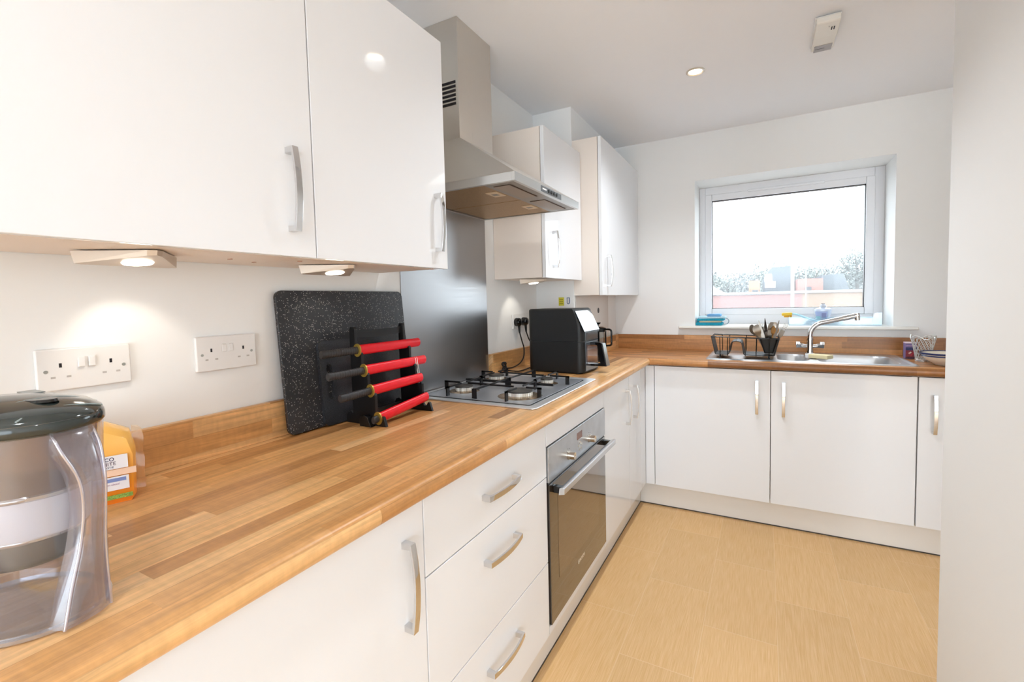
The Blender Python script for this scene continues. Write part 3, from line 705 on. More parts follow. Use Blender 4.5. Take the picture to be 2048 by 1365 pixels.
# ------------------------------------------------------------------ chopping boards
def board(label, corners, th, m, hole=None, rad=.02):
    """corners: bottom-left, bottom-right, top-right, top-left of the front face"""
    bl, br, tr, tl = [Vector(p) for p in corners]
    X = (br-bl); Wd = X.length; X.normalize(); Yv = (tl-bl); H = Yv.length; Yv = (Yv-X*Yv.dot(X)).normalized()
    bm = bm_new(); prism(bm, rrect(0, Wd, 0, H, rad, 8), 2, -th, 0, .0015)
    M = frame3(bl, X, Yv); bm.transform(M)
    return bm, M, Wd, H
bm, M, Wd, H = board('', [(.052, -.552, ZT+.003), (.052, -.068, ZT+.003), (.0215, -.068, 1.281), (.0215, -.552, 1.281)], .010, M_board)
solo('chopping_board', bm, M_board, 'large black speckled chopping board leaning on the wall behind the knife stand', 'chopping board')
# small board with slot
bl = Vector((.0622, -.445, ZT+.003)); Wd, H = .365, .243
bm = bm_new()
def plate_with_slot(bm, Wd, H, th, sx0, sx1, sy0, sy1):
    out = rrect(0, Wd, 0, H, .016, 8); inn = rrect(sx0, sx1, sy0, sy1, (sx1-sx0)/2*.98, 8)
    for z, flip in ((0, False), (-th, True)):
        vo = [bm.verts.new((x, y, z)) for x, y in out]; vi = [bm.verts.new((x, y, z)) for x, y in inn]
        n = len(vo)
        for i in range(n):
            bm.faces.new((vo[i], vo[(i+1) % n], vi[(i+1) % n], vi[i]))
        if z == 0: t0, i0 = vo, vi
        else: t1, i1 = vo, vi
    n = len(t0)
    for i in range(n):
        bm.faces.new((t0[i], t0[(i+1) % n], t1[(i+1) % n], t1[i])); bm.faces.new((i0[i], i0[(i+1) % n], i1[(i+1) % n], i1[i]))
    bmesh.ops.recalc_face_normals(bm, faces=bm.faces)
plate_with_slot(bm, Wd, H, .010, .020, .040, .075, .175)
bm.transform(frame3(bl, (0, 1, 0), (-.075, 0, 1)))
solo('chopping_board', bm, mat('dark graphite board', '#303236', .22, noise=.45, nscale=520), 'smaller dark grey chopping board with slot handle between knife stand and large speckled board', 'chopping board')

# ------------------------------------------------------------------ knife stand with four sheathed knives
c = thing('knife_stand', 'black wooden stair-shaped stand holding red sheathed knives', 'knife stand', (.14, -.27, ZT))
prof = [(.064, ZT), (.064, .912), (.070, .922), (.084, .926), (.092, .918), (.090, 1.165), (.094, 1.174), (.106, 1.174), (.110, 1.168), (.110, 1.100),
        (.113, 1.094), (.122, 1.094), (.131, 1.100), (.134, 1.094), (.134, 1.042), (.137, 1.036), (.146, 1.036), (.153, 1.042), (.156, 1.036),
        (.156, .985), (.160, .979), (.170, .979), (.178, .985), (.181, .978), (.182, .916), (.188, .908), (.197, .908), (.204, .920), (.210, .918), (.219, ZT)]
for y in (-.372, -.167):
    bm = bm_new(); prism(bm, prof, 1, y, y+.010, .001); mesh_obj('side_panel', bm, M_blackwood, c, 30)
bm = bm_new(); n = 10
pt = [(-.362+.195*i/n, 1.164+.003*(1-(2*i/n-1)**2)*-1) for i in range(n+1)]; pb = [(-.362+.195*i/n, 1.143-.004*(1-(2*i/n-1)**2)) for i in range(n+1)]
prism(bm, pt+pb[::-1], 0, .094, .102); mesh_obj('top_rail', bm, M_blackwood, c)
bm = bm_new(); box(bm, .120, .130, -.362, -.167, .900, .925, .001); mesh_obj('bottom_rail', bm, M_blackwood, c)
def short_foot(label, x, y):
    pass
for (x, y) in ((.150, -.386), ):
    bm = bm_new(); pts = [(x-.014, ZT), (x-.014, .912), (x-.008, .920), (x+.006, .923), (x+.018, .918), (x+.022, .905), (x+.030, ZT)]
    prism(bm, pts, 1, y-.004, y+.014, .001); mesh_obj('front_foot', bm, M_blackwood, c)
def knife(label, x, z, y0, y1, dz=0., hl=.125, cord=False, dx=0.):
    """lying along y: grip at y0 end, guard, red scabbard to y1"""
    root = thing('knife', label, 'knife', (x, -.37, z-.008), 'red sheathed knives on the black stand')
    def P(y): t = (y+.37); return Vector((x+dx*t, y, z+dz*t+.0))
    gy = -.374
    def oval(bm, ys, rx, rz, seg=16, taper=None):
        rings = []
        for i, y in enumerate(ys):
            p = P(y); s = taper[i] if taper else 1
            rings.append([bm.verts.new(p+Vector((rx*s*math.cos(2*PI*k/seg), 0, rz*s*math.sin(2*PI*k/seg)))) for k in range(seg)])
        for A, B in zip(rings, rings[1:]):
            for k in range(seg): bm.faces.new((A[k], A[(k+1) % seg], B[(k+1) % seg], B[k]))
        bm.faces.new(rings[0][::-1]); bm.faces.new(rings[-1])
        bmesh.ops.recalc_face_normals(bm, faces=bm.faces)
    bm = bm_new(); n = int(hl/.0028); ys = [gy-hl+hl*i/n for i in range(n+1)]
    oval(bm, ys, .0080, .0112, 12, [(.9 if i == 0 else (1.0 if i < 6 else (1.0 if i % 3 else .86))) for i in range(n+1)])
    g = mesh_obj('grip', bm, M_rib, root)
    bm = bm_new(); cyl(bm, P(gy-.002), P(gy+.002), .0190, seg=26); 
    for v in bm.verts: v.co.x = P(gy).x+(v.co.x-P(gy).x)*.75
    mesh_obj('guard', bm, M_gold, root)
    bm = bm_new(); oval(bm, [gy+.003, (gy+y1)/2, y1-.004, y1], .0090, .0150, 18, [1, 1, .97, .85]); mesh_obj('scabbard', bm, M_red, root, 45)
    if cord:
        bm = bm_new()
        for yy in (-.158, -.150):
            p = P(yy); tube(bm, [p+Vector((.0085*math.cos(t), .001*math.sin(t), .0138*math.sin(t))) for t in [2*PI*i/20 for i in range(20)]], .0009, 6, True)
            tube(bm, [p+Vector((.0085, 0, 0)), p+Vector((.012, .002, -.03)), p+Vector((.015, .003, -.045))], .0009, 6)
        mesh_obj('cord', bm, M_cord, root)
knife('red sheathed knife on the top step of the black stand', .122, 1.1068, -.5, -.104, 0)
knife('red sheathed knife with white cord loops, second step of the stand', .144, 1.0490, -.5, -.103, 0, cord=True)
knife('red sheathed knife on the third step of the stand, without cord', .167, .9920, -.5, -.150, .02, hl=.108)
knife('slanting red sheathed knife on the lowest step of the stand', .1925, .9150, -.5, -.150, .09, hl=.020, dx=-.02)

# ------------------------------------------------------------------ water filter jug
JC = (.395, -1.145); ja = math.atan2(.30, .95)
c = thing('water_filter_jug', 'clear plastic water filter jug with dark grey lid at the left front', 'jug', (JC[0], JC[1], ZT))
J3 = (JC[0], JC[1], ZT)
def jl(bm, prof, ra=.092, rb=.068, seg=48, **kw): return lathe(bm, [(r, z) for r, z in prof], J3, seg, ra, rb, ja, **kw)
bm = bm_new(); jl(bm, [(.88, .001), (.95, .003), (.98, .02), (1.0, .10), (1.02, .18), (1.05, .226), (1.06, .230)], cap0=True); mesh_obj('jug_body', bm, M_jug, c)
bm = bm_new(); jl(bm, [(.86, .005), (.93, .02), (.96, .058), (.0001, .058)], cap0=True); mesh_obj('water', bm, M_water, c)
bm = bm_new(); jl(bm, [(.88, .150), (.90, .16), (.97, .216)], cap0=False); mesh_obj('funnel', bm, M_smoke, c)
bm = bm_new(); jl(bm, [(.50, .064), (.64, .068), (.74, .078), (.765, .098), (.0001, .098)], cap0=True); mesh_obj('funnel_base', bm, M_band, c)
bm = bm_new(); jl(bm, [(.76, .098), (.84, .106), (.87, .146), (.0001, .150)], cap0=True); mesh_obj('filter_cartridge', bm, M_cart, c)
bm = bm_new()
for z, r in ((.098, .775), (.146, .875)): jl(bm, [(r, z), (r+.03, z+.002), (r+.03, z+.005), (r, z+.007)])
mesh_obj('funnel_rib', bm, clear('rib plastic', '#c9c9cf', .3, .8, .1, milk=.3), c)
bm = bm_new(); jl(bm, [(1.03, .216), (1.07, .220), (1.07, .227), (1.04, .234), (.9, .242), (.6, .249), (.3, .252), (.0001, .253)], cap0=True)
ld = None
_b = bm_new(); jl(_b, [(.93, .0005), (1.0, .002), (1.0, .006), (.95, .007), (.93, .0005)]); mesh_obj('base_rim', _b, clear('whitish refraction rim', '#e2e2ea', .25, .85, .1, milk=.2), c)  # whitish ring imitates the bright refracted edges at the jug's foot
ld = mesh_obj('lid', bm, M_lid, c, 50)
ax = Vector((math.cos(ja), math.sin(ja), 0)); bx = Vector((-math.sin(ja), math.cos(ja), 0)); J = Vector(J3)
bm = bm_new(); cyl(bm, J+ax*.048+Vector((0, 0, .2475)), J+ax*.048+Vector((0, 0, .2505)), .022, .020, 28)
for v in bm.verts:
    d = v.co-(J+ax*.048); v.co -= bx*(d.dot(bx)*.45)
mesh_obj('filling_flap', bm, M_blackgl, ld)
bm = bm_new(); p = J-ax*.010+bx*.030+Vector((0, 0, .2505)); 
box(bm, p.x-.016, p.x+.016, p.y-.008, p.y+.008, p.z, p.z+.0012); mesh_obj('date_indicator', bm, mat('grey lid plate', '#8d9291', .3), ld)
bm = bm_new()
def lidz(q): return float(.2345+.0185*(1-min(1, q)**2.2))
for sg in (.045, .078):
    tube(bm, [J+ax*(sg+.004*math.sin(3*v))+bx*(v*.070*math.sqrt(max(0, 1-(sg/.098)**2))*.97)+Vector((0, 0, lidz(math.hypot(sg/.098, v*math.sqrt(max(0, 1-(sg/.098)**2))))+.0004)) for v in [-1+2*k/14 for k in range(15)]], .0010, 6)
mesh_obj('lid_seam', bm, mat('lid seam', '#8f9c9c', .2), ld)
# handle: wide channel-shaped strap standing off the body on the +ax side
bm = bm_new()
hp = [(.078, .220, .020), (.088, .214, .022), (.098, .194, .021), (.103, .162, .015), (.101, .125, .013), (.097, .085, .015), (.096, .045, .021), (.097, .004, .027)]
hp2 = smooth_path([(a, w, z) for a, z, w in hp], 4); rings = []
edgeL = []; edgeR = []
for a, w, z in hp2:
    sh = bx*(.024-w)*.8; o = J+ax*a+Vector((0, 0, z))+sh; i = J+ax*(a-.018)+Vector((0, 0, z))+sh; edgeL.append(o-bx*w*.9); edgeR.append(o+bx*w*.9)
    ring_ = [i-bx*w, o-bx*w*.86, o+ax*.004-bx*w*.4, o+ax*.004+bx*w*.4, o+bx*w*.86, i+bx*w, i+bx*(w-.003), o+bx*(w*.8)-ax*.003, o-bx*(w*.8)-ax*.003, i-bx*(w-.003)]
    rings.append([bm.verts.new(p) for p in ring_])
for A, B in zip(rings, rings[1:]):
    for k in range(len(A)): bm.faces.new((A[k], A[(k+1) % len(A)], B[(k+1) % len(A)], B[k]))
bm.faces.new(rings[0][::-1]); bm.faces.new(rings[-1]); bmesh.ops.recalc_face_normals(bm, faces=bm.faces)
mesh_obj('handle', bm, clear('handle plastic', '#f2f0f5', .06, .6, .14, milk=.06, milkcol='#e8e8ec'), c, 60)

bm = bm_new(); tube(bm, edgeL, .0016, 8); tube(bm, edgeR, .0016, 8); mesh_obj('handle_edge', bm, clear('edge glint plastic', '#eceaf2', .3, .85, .08, milk=.35, milkcol='#eceaf4'), c)  # milky tubes imitate the bright glint along the handle edges
# ------------------------------------------------------------------ bread
c = thing('bread_loaf', 'sliced bread in an orange wrapper standing behind the water jug', 'bread', (.09, -.99, ZT))
e1 = Vector((.36, .933, 0)).normalized(); e2 = Vector((-e1.y, e1.x, 0)); R0 = Vector((.140, -.925, ZT))   # right-front-bottom corner
Lb, Db, Hb = .165, .072, .140
bm = bm_new()
prof = []
for i in range(13):
    t = PI*i/12; prof.append(None)
outline = [(0.004, 0), (0, .008), (-.002, .09), (.004, .118), (.03, .137), (.08, .146), (.125, .140), (.158, .122), (.166, .09), (.164, .008), (.160, 0)]   # along e1 from left, height
nd = 6; rings = []
for j in range(nd+1):
    q = j/nd; bulge = math.sin(PI*q)*.004; sc = 1-.07*(abs(2*q-1)**3)
    rings.append([bm.verts.new(R0-e1*Lb+e1*(Lb/2+(u-Lb/2)*sc)+e2*(Db*q)+Vector((0, 0, max(0, h*(1-.06*abs(2*q-1)**3)+(bulge if h > .05 else 0))))) for u, h in outline])
n = len(outline)
for A, B in zip(rings, rings[1:]):
    for i in range(n): bm.faces.new((A[i], A[(i+1) % n], B[(i+1) % n], B[i]))
bm.faces.new(rings[0]); bm.faces.new(rings[-1][::-1]); bmesh.ops.recalc_face_normals(bm, faces=bm.faces)
m = mat('orange wrapper', '#f3a021', .22, coat=.5); N = NT(m); g = N.node('ShaderNodeNewGeometry'); s = N.node('ShaderNodeSeparateXYZ'); N.link(g.outputs['Position'], s.inputs[0])
r = N.node('ShaderNodeValToRGB'); r.color_ramp.elements[0].position = .893; r.color_ramp.elements[0].color = lin('#ee7a14'); r.color_ramp.elements[1].position = 1.0; r.color_ramp.elements[1].color = lin('#f9bf62')
e = r.color_ramp.elements.new(.93); e.color = lin('#f59a20'); N.link(s.outputs[2], r.inputs[0]); N.link(r.outputs[0], N.n['Principled BSDF'].inputs['Base Color'])
wr = mesh_obj('wrapper', bm, m, c, 50)
fn = -e2*.0035
def onface(u, z): return R0-e1*u+Vector((0, 0, z))+fn
def panel(name, u0, u1, z0, z1, m, off=0.):
    bm = bm_new(); P = [onface(u1, z0), onface(u0, z0), onface(u0, z1), onface(u1, z1)]
    A = [bm.verts.new(p-e2*off) for p in P]; B = [bm.verts.new(p-e2*(off+.0004)) for p in P]
    fs = [bm.faces.new(A), bm.faces.new(B)]+[bm.faces.new((A[i], A[(i+1) % 4], B[(i+1) % 4], B[i])) for i in range(4)]; bmesh.ops.recalc_face_normals(bm, faces=fs)
    return mesh_obj(name, bm, m, wr, 0)
M_lab = mat('white label', '#ebe8ea', .4); M_ink = mat('navy print', '#3b3a5c', .5)
panel('label_panel', .012, .062, .0635, .088, M_lab)
panel('label_panel', .012, .062, .0250, .0495, M_lab)
panel('blue_band', .016, .062, .0405, .0468, mat('blue band', '#7d8fc4', .4), .0006)
panel('pink_band', .001, .062, .0510, .0625, mat('pink band', '#f2cdb0', .4))
panel('nutrition_strip', .008, .058, .0090, .0165, mat('green strip', '#8aa84e', .4, noise=.5, nscale=500))
fr = lambda u, z: frame3(onface(u, z)-e2*.0006, e1, (0, 0, 1))
text('brand_lettering', 'TESCO', .0088, fr(.044, .0815), M_ink, wr, bold=.0001)
text('brand_lettering', 'WHITE', .0088, fr(.042, .0735), mat('plum print', '#5c4658', .5), wr)
text('brand_lettering', 'TOASTIE', .0048, fr(.041, .0672), M_ink, wr)
text('brand_lettering', 'MEDIUM', .0044, fr(.041, .0436), M_lab, wr)
text('brand_lettering', 'medium sliced', .0050, fr(.040, .0360), mat('mauve print', '#b48fa8', .5), wr)
bm = bm_new(); n3 = 8
A = []
for k in range(n3+1):
    h = .012+.120*k/n3; w = .012+.0012*math.sin(k*2.1); q = .030+.004*math.sin(k*1.7)
    A.append([bm.verts.new(R0+e2*q+e1*(-.004)+Vector((0, 0, h))), bm.verts.new(R0+e2*(q+.003)+e1*w*.5+Vector((0, 0, h*.98))), bm.verts.new(R0+e2*(q-.003)+e1*w+Vector((0, 0, h*.93))), bm.verts.new(R0+e2*(q-.0045)+e1*w+Vector((0, 0, h*.93))), bm.verts.new(R0+e2*(q-.003)-e1*.004+Vector((0, 0, h)))])
for P, Q in zip(A, A[1:]):
    for i in range(5): bm.faces.new((P[i], P[(i+1) % 5], Q[(i+1) % 5], Q[i]))
bm.faces.new(A[0][::-1]); bm.faces.new(A[-1]); bmesh.ops.recalc_face_normals(bm, faces=bm.faces)
mesh_obj('crimped_end', bm, clear('clear film', '#fbf3e6', .12, .6, .15, milk=.22, milkcol='#f6d9b0'), c)

# ------------------------------------------------------------------ sink
def sd(x, y, x0, x1, y0, y1, r):
    cx, cy = (x0+x1)/2, (y0+y1)/2; dx = abs(x-cx)-((x1-x0)/2-r); dy = abs(y-cy)-((y1-y0)/2-r)
    return math.hypot(max(dx, 0), max(dy, 0))+min(max(dx, dy), 0)-r
def ss(t): t = max(0, min(1, t)); return t*t*(3-2*t)
SX0, SX1, SY0, SY1 = .868, 1.792, 1.408, 1.870
def zsink(x, y):
    z = ZT+.0045
    e = -sd(x, y, SX0, SX1, SY0, SY1, .035)
    z -= .0040*(1-ss(e/.010))
    z -= .0030*ss((e-.016)/.012)
    d = -sd(x, y, 1.405, 1.730, 1.445, 1.800, .07)
    z -= .15*ss(d/.030+.1) if d > -.003 else 0
    d2 = -sd(x, y, 1.218, 1.365, 1.470, 1.790, .065)
    z -= .09*ss(d2/.028+.1) if d2 > -.003 else 0
    if x < 1.17 and e > .03:
        z -= .0018*(.5+.5*math.sin((y-1.4)*2*PI/.042))*ss((e-.03)/.02)*ss((1.17-x)/.03)
    return z
c = thing('kitchen_sink', 'stainless one-and-a-half bowl sink with left drainer under the window', 'sink', (1.33, 1.64, ZT))
bm = bm_new(); grid(bm, SX0, SX1, 250, SY0, SY1, 130, zsink)
bmesh.ops.delete(bm, geom=[f for f in bm.faces if sd(*f.calc_center_median().xy, SX0, SX1, SY0, SY1, .035) > -.0005], context='FACES')
mesh_obj('sink_basin', bm, M_sink, c, 60)
for x, y, z in ((1.57, 1.62, .7455), (1.29, 1.63, .8055)):
    bm = bm_new(); lathe(bm, [(.042, 0), (.040, .003), (.028, .003), (.024, -.002+.003), (.001, .002)], (x, y, z), 32); mesh_obj('plug_waste', bm, M_chrome, c)
# tap
TX, TY = 1.382, 1.758
c = thing('mixer_tap', 'chrome mixer tap with long swivel spout and two crosshead levers', 'tap', (TX, TY, ZT))
bm = bm_new(); lathe(bm, [(.030, 0), (.030, .004), (.026, .010), (.020, .013), (.0175, .03), (.0165, .085), (.0165, .10), (.0001, .101)], (TX, TY, ZT+.0015), 32, cap0=True); mesh_obj('tap_body', bm, M_chrome, c)
bm = bm_new(); pa = smooth_path([(TX, TY, .985), (TX, TY, 1.005), (TX+.004, TY, 1.028), (TX+.018, TY, 1.052), (TX+.045, TY, 1.072), (TX+.09, TY, 1.084), (TX+.155, TY, 1.100)], 8)
tube(bm, pa, .0125, 16); sp = mesh_obj('spout', bm, M_chrome, c)
bm = bm_new(); d = Vector((1, 0, .25)).normalized(); p = Vector(pa[-1]); cyl(bm, p-d*.004, p+d*.066, .0145, .0140, 24)
q = p+d*.060; cyl(bm, q+Vector((0, 0, .012)), q+Vector((.004, 0, -.026)), .0145, .0125, 24); mesh_obj('spout_nozzle', bm, M_chrome, sp)
bm = bm_new(); cyl(bm, (TX, TY, .978), (TX, TY, .9855), .0185, seg=28); mesh_obj('collar', bm, M_chrome, c)
for s in (-1, 1):
    bm = bm_new(); cyl(bm, (TX+s*.012, TY, .942), (TX+s*.038, TY, .945), .010, .011, 20); a = mesh_obj('valve_arm', bm, M_chrome, c)
    bm = bm_new(); cyl(bm, (TX+s*.036, TY, .945), (TX+s*.066, TY, .947), .0125, .017, 6); box(bm, min(TX+s*.046, TX+s*.070), max(TX+s*.046, TX+s*.070), TY-.010, TY+.010, .945, .968, .004); mesh_obj('lever', bm, M_chrome, a, 30)
# scrub block on the divider
bm = bm_new(); box(bm, -.055, .055, -.030, .030, 0, .020, .003)
bm.transform(Matrix.Translation((1.412, 1.588, ZT+.0048)) @ Matrix.Rotation(-.55, 4, 'Z'))
sb = solo('sponge', bm, mat('pale yellow sponge', '#e6d8ac', .8, bump=.5, nscale=500), 'pale yellow sponge block lying across the sink divider beneath the tap', 'sponge')
bm = bm_new(); box(bm, -.0555, -.038, -.031, .031, -.0002, .0212, .002); bm.transform(Matrix.Translation((1.412, 1.588, ZT+.0048)) @ Matrix.Rotation(-.55, 4, 'Z')); mesh_obj('white_end', bm, M_white, sb)

# ------------------------------------------------------------------ dish rack
ZR = ZT+.004
c = thing('dish_rack', 'small black wire dish rack standing on the sink drainer', 'dish rack', (1.06, 1.57, ZR))
Yf, Yb = 1.475, 1.665
bm = bm_new(); rim = [(.892, Yf, 1.012), (1.226, Yf, 1.004), (1.226, Yb, 1.004), (.892, Yb, 1.012)]
tube(bm, rim, .0032, 8, True); mesh_obj('rim', bm, M_blackgl, c)
arch = [(.893, 1.008), (.912, .918), (.916, .914), (.976, .914), (.982, .918), (.993, .975), (1.000, .984), (1.020, .988), (1.040, .984), (1.046, .976), (1.056, .918), (1.062, .913), (1.198, .911), (1.204, .915), (1.225, 1.002)]
bm = bm_new(); pts = arch+[(x+(.002 if .98 > x or x > 1.19 else 0)*0, z-.0035) for x, z in arch[::-1]]
for (x0, z0), (x1, z1) in zip(arch, arch[1:]):
    d = Vector((x1-x0, z1-z0)).normalized(); nrm = Vector((-d.y, d.x))*.0018
    prism(bm, [(x0+nrm.x, z0+nrm.y), (x1+nrm.x, z1+nrm.y), (x1-nrm.x, z1-nrm.y), (x0-nrm.x, z0-nrm.y)], 1, Yf+.004, Yb-.012)
mesh_obj('tray', bm, mat('black rack tray', '#08090a', .55), c, 0)
for x, xb in ((.936, .938), (.976, .975), (1.064, 1.064), (1.118, 1.116), (1.180, 1.178)):
    bm = bm_new(); zr = 1.012-.008*(x-.892)/.334
    tube(bm, [(x, Yf, zr), (xb, Yf+.004, .93), (xb, Yf+.008, .909), (xb, Yf+.03, .908), (xb, Yb-.03, .908), (xb, Yb-.004, .93), (x, Yb, zr)], .0022, 8); mesh_obj('wire', bm, M_blackgl, c)
for x in (.938, 1.178):
    for y in (Yf+.012, Yb-.016):
        bm = bm_new(); cyl(bm, (x, y, .910), (x, y, ZR-.0015 if True else ZR), .0045, .005, 12); mesh_obj('foot', bm, M_blackma, c)
cup = thing('cutlery_cup', 'black tapered cutlery cup hooked in the right end of the dish rack', 'cutlery holder', (1.177, 1.53, .93))
bm = bm_new()
def loft(bm, secs, capb=True, capt=False):
    rings = [[bm.verts.new(p) for p in s] for s in secs]; n = len(rings[0])
    for A, B in zip(rings, rings[1:]):
        for i in range(n): bm.faces.new((A[i], A[(i+1) % n], B[(i+1) % n], B[i]))
    if capb: bm.faces.new(rings[0][::-1])
    if capt: bm.faces.new(rings[-1])
def rr3(x0, x1, y0, y1, r, z): return [(x, y, z) for x, y in rrect(x0, x1, y0, y1, r, 4)]
CYf = 1.490
loft(bm, [rr3(1.156, 1.198, CYf+.014, CYf+.076, .008, .922), rr3(1.132, 1.219, CYf, CYf+.09, .012, 1.000), rr3(1.134, 1.217, CYf+.002, CYf+.088, .011, 1.000), rr3(1.158, 1.196, CYf+.016, CYf+.074, .007, .925)], False)
bm.faces.new([v for v in bm.verts if abs(v.co.z-.922) < 1e-5][::-1])
mesh_obj('cup_body', bm, M_blackma, cup)
# cutlery
M_cut = mat('worn stainless cutlery', '#8f8880', .28, 1.)
def cut_bm(kind, L):
    bm = bm_new(); n = 16; W = []
    for i in range(n+1):
        t = i/n; s = t*L
        if kind == 'spoon': w = .0075-.004*math.sin(PI*min(1, t/.62)) if t < .62 else .003+.0165*math.sin(PI*min(1, (t-.60)/.42))**.7; dz = 0 if t < .62 else -.006*math.sin(PI*(t-.62)/.38)
        elif kind == 'fork': w = .007-.004*math.sin(PI*min(1, t/.62)) if t < .62 else .003+.0085*min(1, (t-.62)/.1); dz = 0 if t < .62 else -.004*math.sin(PI*(t-.62)/.38)
        else: w = .0075 if t < .5 else .0085*math.sin(PI*(.5+.46*(t-.5)/.5)); dz = 0
        W.append((s, max(w, .0012), dz))
    A = []
    for s, w, dz in W: A.append([bm.verts.new((x, dz+q, s)) for x, q in ((-w, .0009), (0, .0016 if kind != 'knife' else .0018), (w, .0009), (w, -.0004), (0, -.0004), (-w, -.0004))])
    for P, Q in zip(A, A[1:]):
        for k in range(6): bm.faces.new((P[k], P[(k+1) % 6], Q[(k+1) % 6], Q[k]))
    bm.faces.new(A[0][::-1]); bm.faces.new(A[-1]); bmesh.ops.recalc_face_normals(bm, faces=bm.faces)
    if kind == 'fork':
        for k in range(4): x = -.0078+k*.0052; cyl(bm, (x, 0, L-.002), (x*1.05, .002, L+.036), .0013, .0007, 6)
    return bm
CUT = [('spoon', 1.142, 1.515, -17, -6, 'leftmost spoon in the cutlery cup, leaning left'), ('spoon', 1.150, 1.545, -12, 5, 'second spoon from the left, behind the leftmost in the cup'),
       ('fork', 1.158, 1.560, -8, 4, 'fork leaning left at the back of the cutlery cup'), ('table_knife', 1.166, 1.535, -3, 2, 'tall dark-bladed knife standing highest in the cutlery cup'),
       ('spoon', 1.165, 1.510, -12, -12, 'large spoon crossing the front left of the cutlery cup'), ('fork', 1.178, 1.540, 1, 2, 'fork standing upright in the middle of the cutlery cup'),
       ('spoon', 1.184, 1.560, 6, 4, 'spoon at the back right of the cutlery cup'), ('table_knife', 1.190, 1.520, 9, -3, 'knife leaning right in the cutlery cup'),
       ('spoon', 1.186, 1.510, 7, -8, 'warm-toned spoon at the front right of the cutlery cup'), ('fork', 1.196, 1.540, 17, 0, 'rightmost fork leaning out over the cup edge'), ('spoon', 1.160, 1.525, -15, 3, 'shorter spoon between the leftmost spoons in the cup'),
       ('fork', 1.172, 1.515, -5, -6, 'fork at the front centre of the cutlery cup'), ('spoon', 1.180, 1.570, 3, 7, 'spoon at the very back of the cutlery cup'), ('table_knife', 1.160, 1.505, -9, -3, 'knife leaning left beside the dark-bladed one')]
for i, (k, x, y, tx, ty, lab) in enumerate(CUT):
    L = {'spoon': .162, 'fork': .130, 'table_knife': .182}[k]-.007*(i % 3); tx *= 1.55
    bm = cut_bm('knife' if k == 'table_knife' else k, L); 
    bm.transform(Matrix.Translation((x+(1.177-x)*.55, y+(1.535-y)*.4, .930)) @ Matrix.Rotation(math.radians(tx), 4, 'Y') @ Matrix.Rotation(math.radians(ty), 4, 'X') @ Matrix.Rotation(math.radians((i*37) % 50-25), 4, 'Z'))
    mm = mat('brassy spoon', '#b58a58', .25, 1.) if i == 8 else (mat('dark blade', '#3c3a3c', .25, .9) if i == 3 else M_cut)
    solo(k, bm, mm, lab, k.split('_')[-1], 'cutlery in the black cup')

# ------------------------------------------------------------------ window sill things
ZS = WZ0
c = thing('cloth_stack', 'folded teal and pale blue cleaning cloths on the left end of the sill', 'cloth', (.84, 1.98, ZS))
M_teal = mat('teal cloth', '#1f8fa8', .9, noise=.2, nscale=120, bump=.5); M_pale = mat('pale blue cloth', '#b5d3e2', .9, noise=.08, nscale=120, bump=.5); M_blue = mat('mid blue cloth', '#6fa6d8', .9, noise=.1, nscale=90); M_bei = mat('beige cloth', '#b9ae92', .9)
def cloth(name, x0, x1, y0, y1, z0, z1, m, wob=.004, ph=0.):
    bm = bm_new(); n = 14; secs = []
    for i in range(n+1):
        x = x0+(x1-x0)*i/n; e = math.sin(PI*i/n)**.35; zc = (z0+z1)/2+wob*math.sin(i*.8+ph); h = (z1-z0)/2*max(.35, e)
        secs.append([(x, (y0+y1)/2+(y1-y0)/2*math.cos(t), zc+h*math.sin(t)) for t in [2*PI*k/14 for k in range(14)]])
    loft(bm, secs, True, True); bmesh.ops.recalc_face_normals(bm, faces=bm.faces); return mesh_obj(name, bm, m, c, 60)
def fold(x0, x1, z0, z1, m, sk=0.):
    bm = bm_new(); n = 10; secs = []
    for i in range(n+1):
        y = 1.925+.105*i/n; e = .002*math.sin(i*1.3+x0*90)
        r = min((z1-z0)*.49, .011)
        secs.append([(x+sk*(z-z0)+e, y, ZS+z+.0012*math.sin(x*70+i)*(1 if z > z0+.004 else 0)) for x, z in rrect(x0, x1, z0, z1, r, 5)])
    loft(bm, secs, True, True); bmesh.ops.recalc_face_normals(bm, faces=bm.faces); return mesh_obj('folded_cloth', bm, m, c, 60)
fold(.757, .918, .0006, .020, M_teal); fold(.776, .908, .019, .031, M_bei); fold(.764, .926, .030, .046, M_teal); fold(.770, .934, .0455, .0585, M_pale); fold(.826, .906, .058, .073, M_blue)
bm = bm_new(); prism(bm, [(.7555, ZS+.0006), (.760, ZS+.018), (.772, ZS+.052), (.784, ZS+.052), (.778, ZS+.018), (.778, ZS+.0006)], 1, 1.930, 2.026, .003); mesh_obj('folded_cloth', bm, M_teal, c)
bm = bm_new(); tube(bm, smooth_path([(.915, 1.96, ZS+.045), (.94, 1.95, ZS+.046), (.953, 1.95, ZS+.030), (.945, 1.95, ZS+.012), (.92, 1.955, ZS+.006)], 6), .0022, 8); mesh_obj('hanging_loop', bm, mat('grey loop', '#6e8592', .6), c)
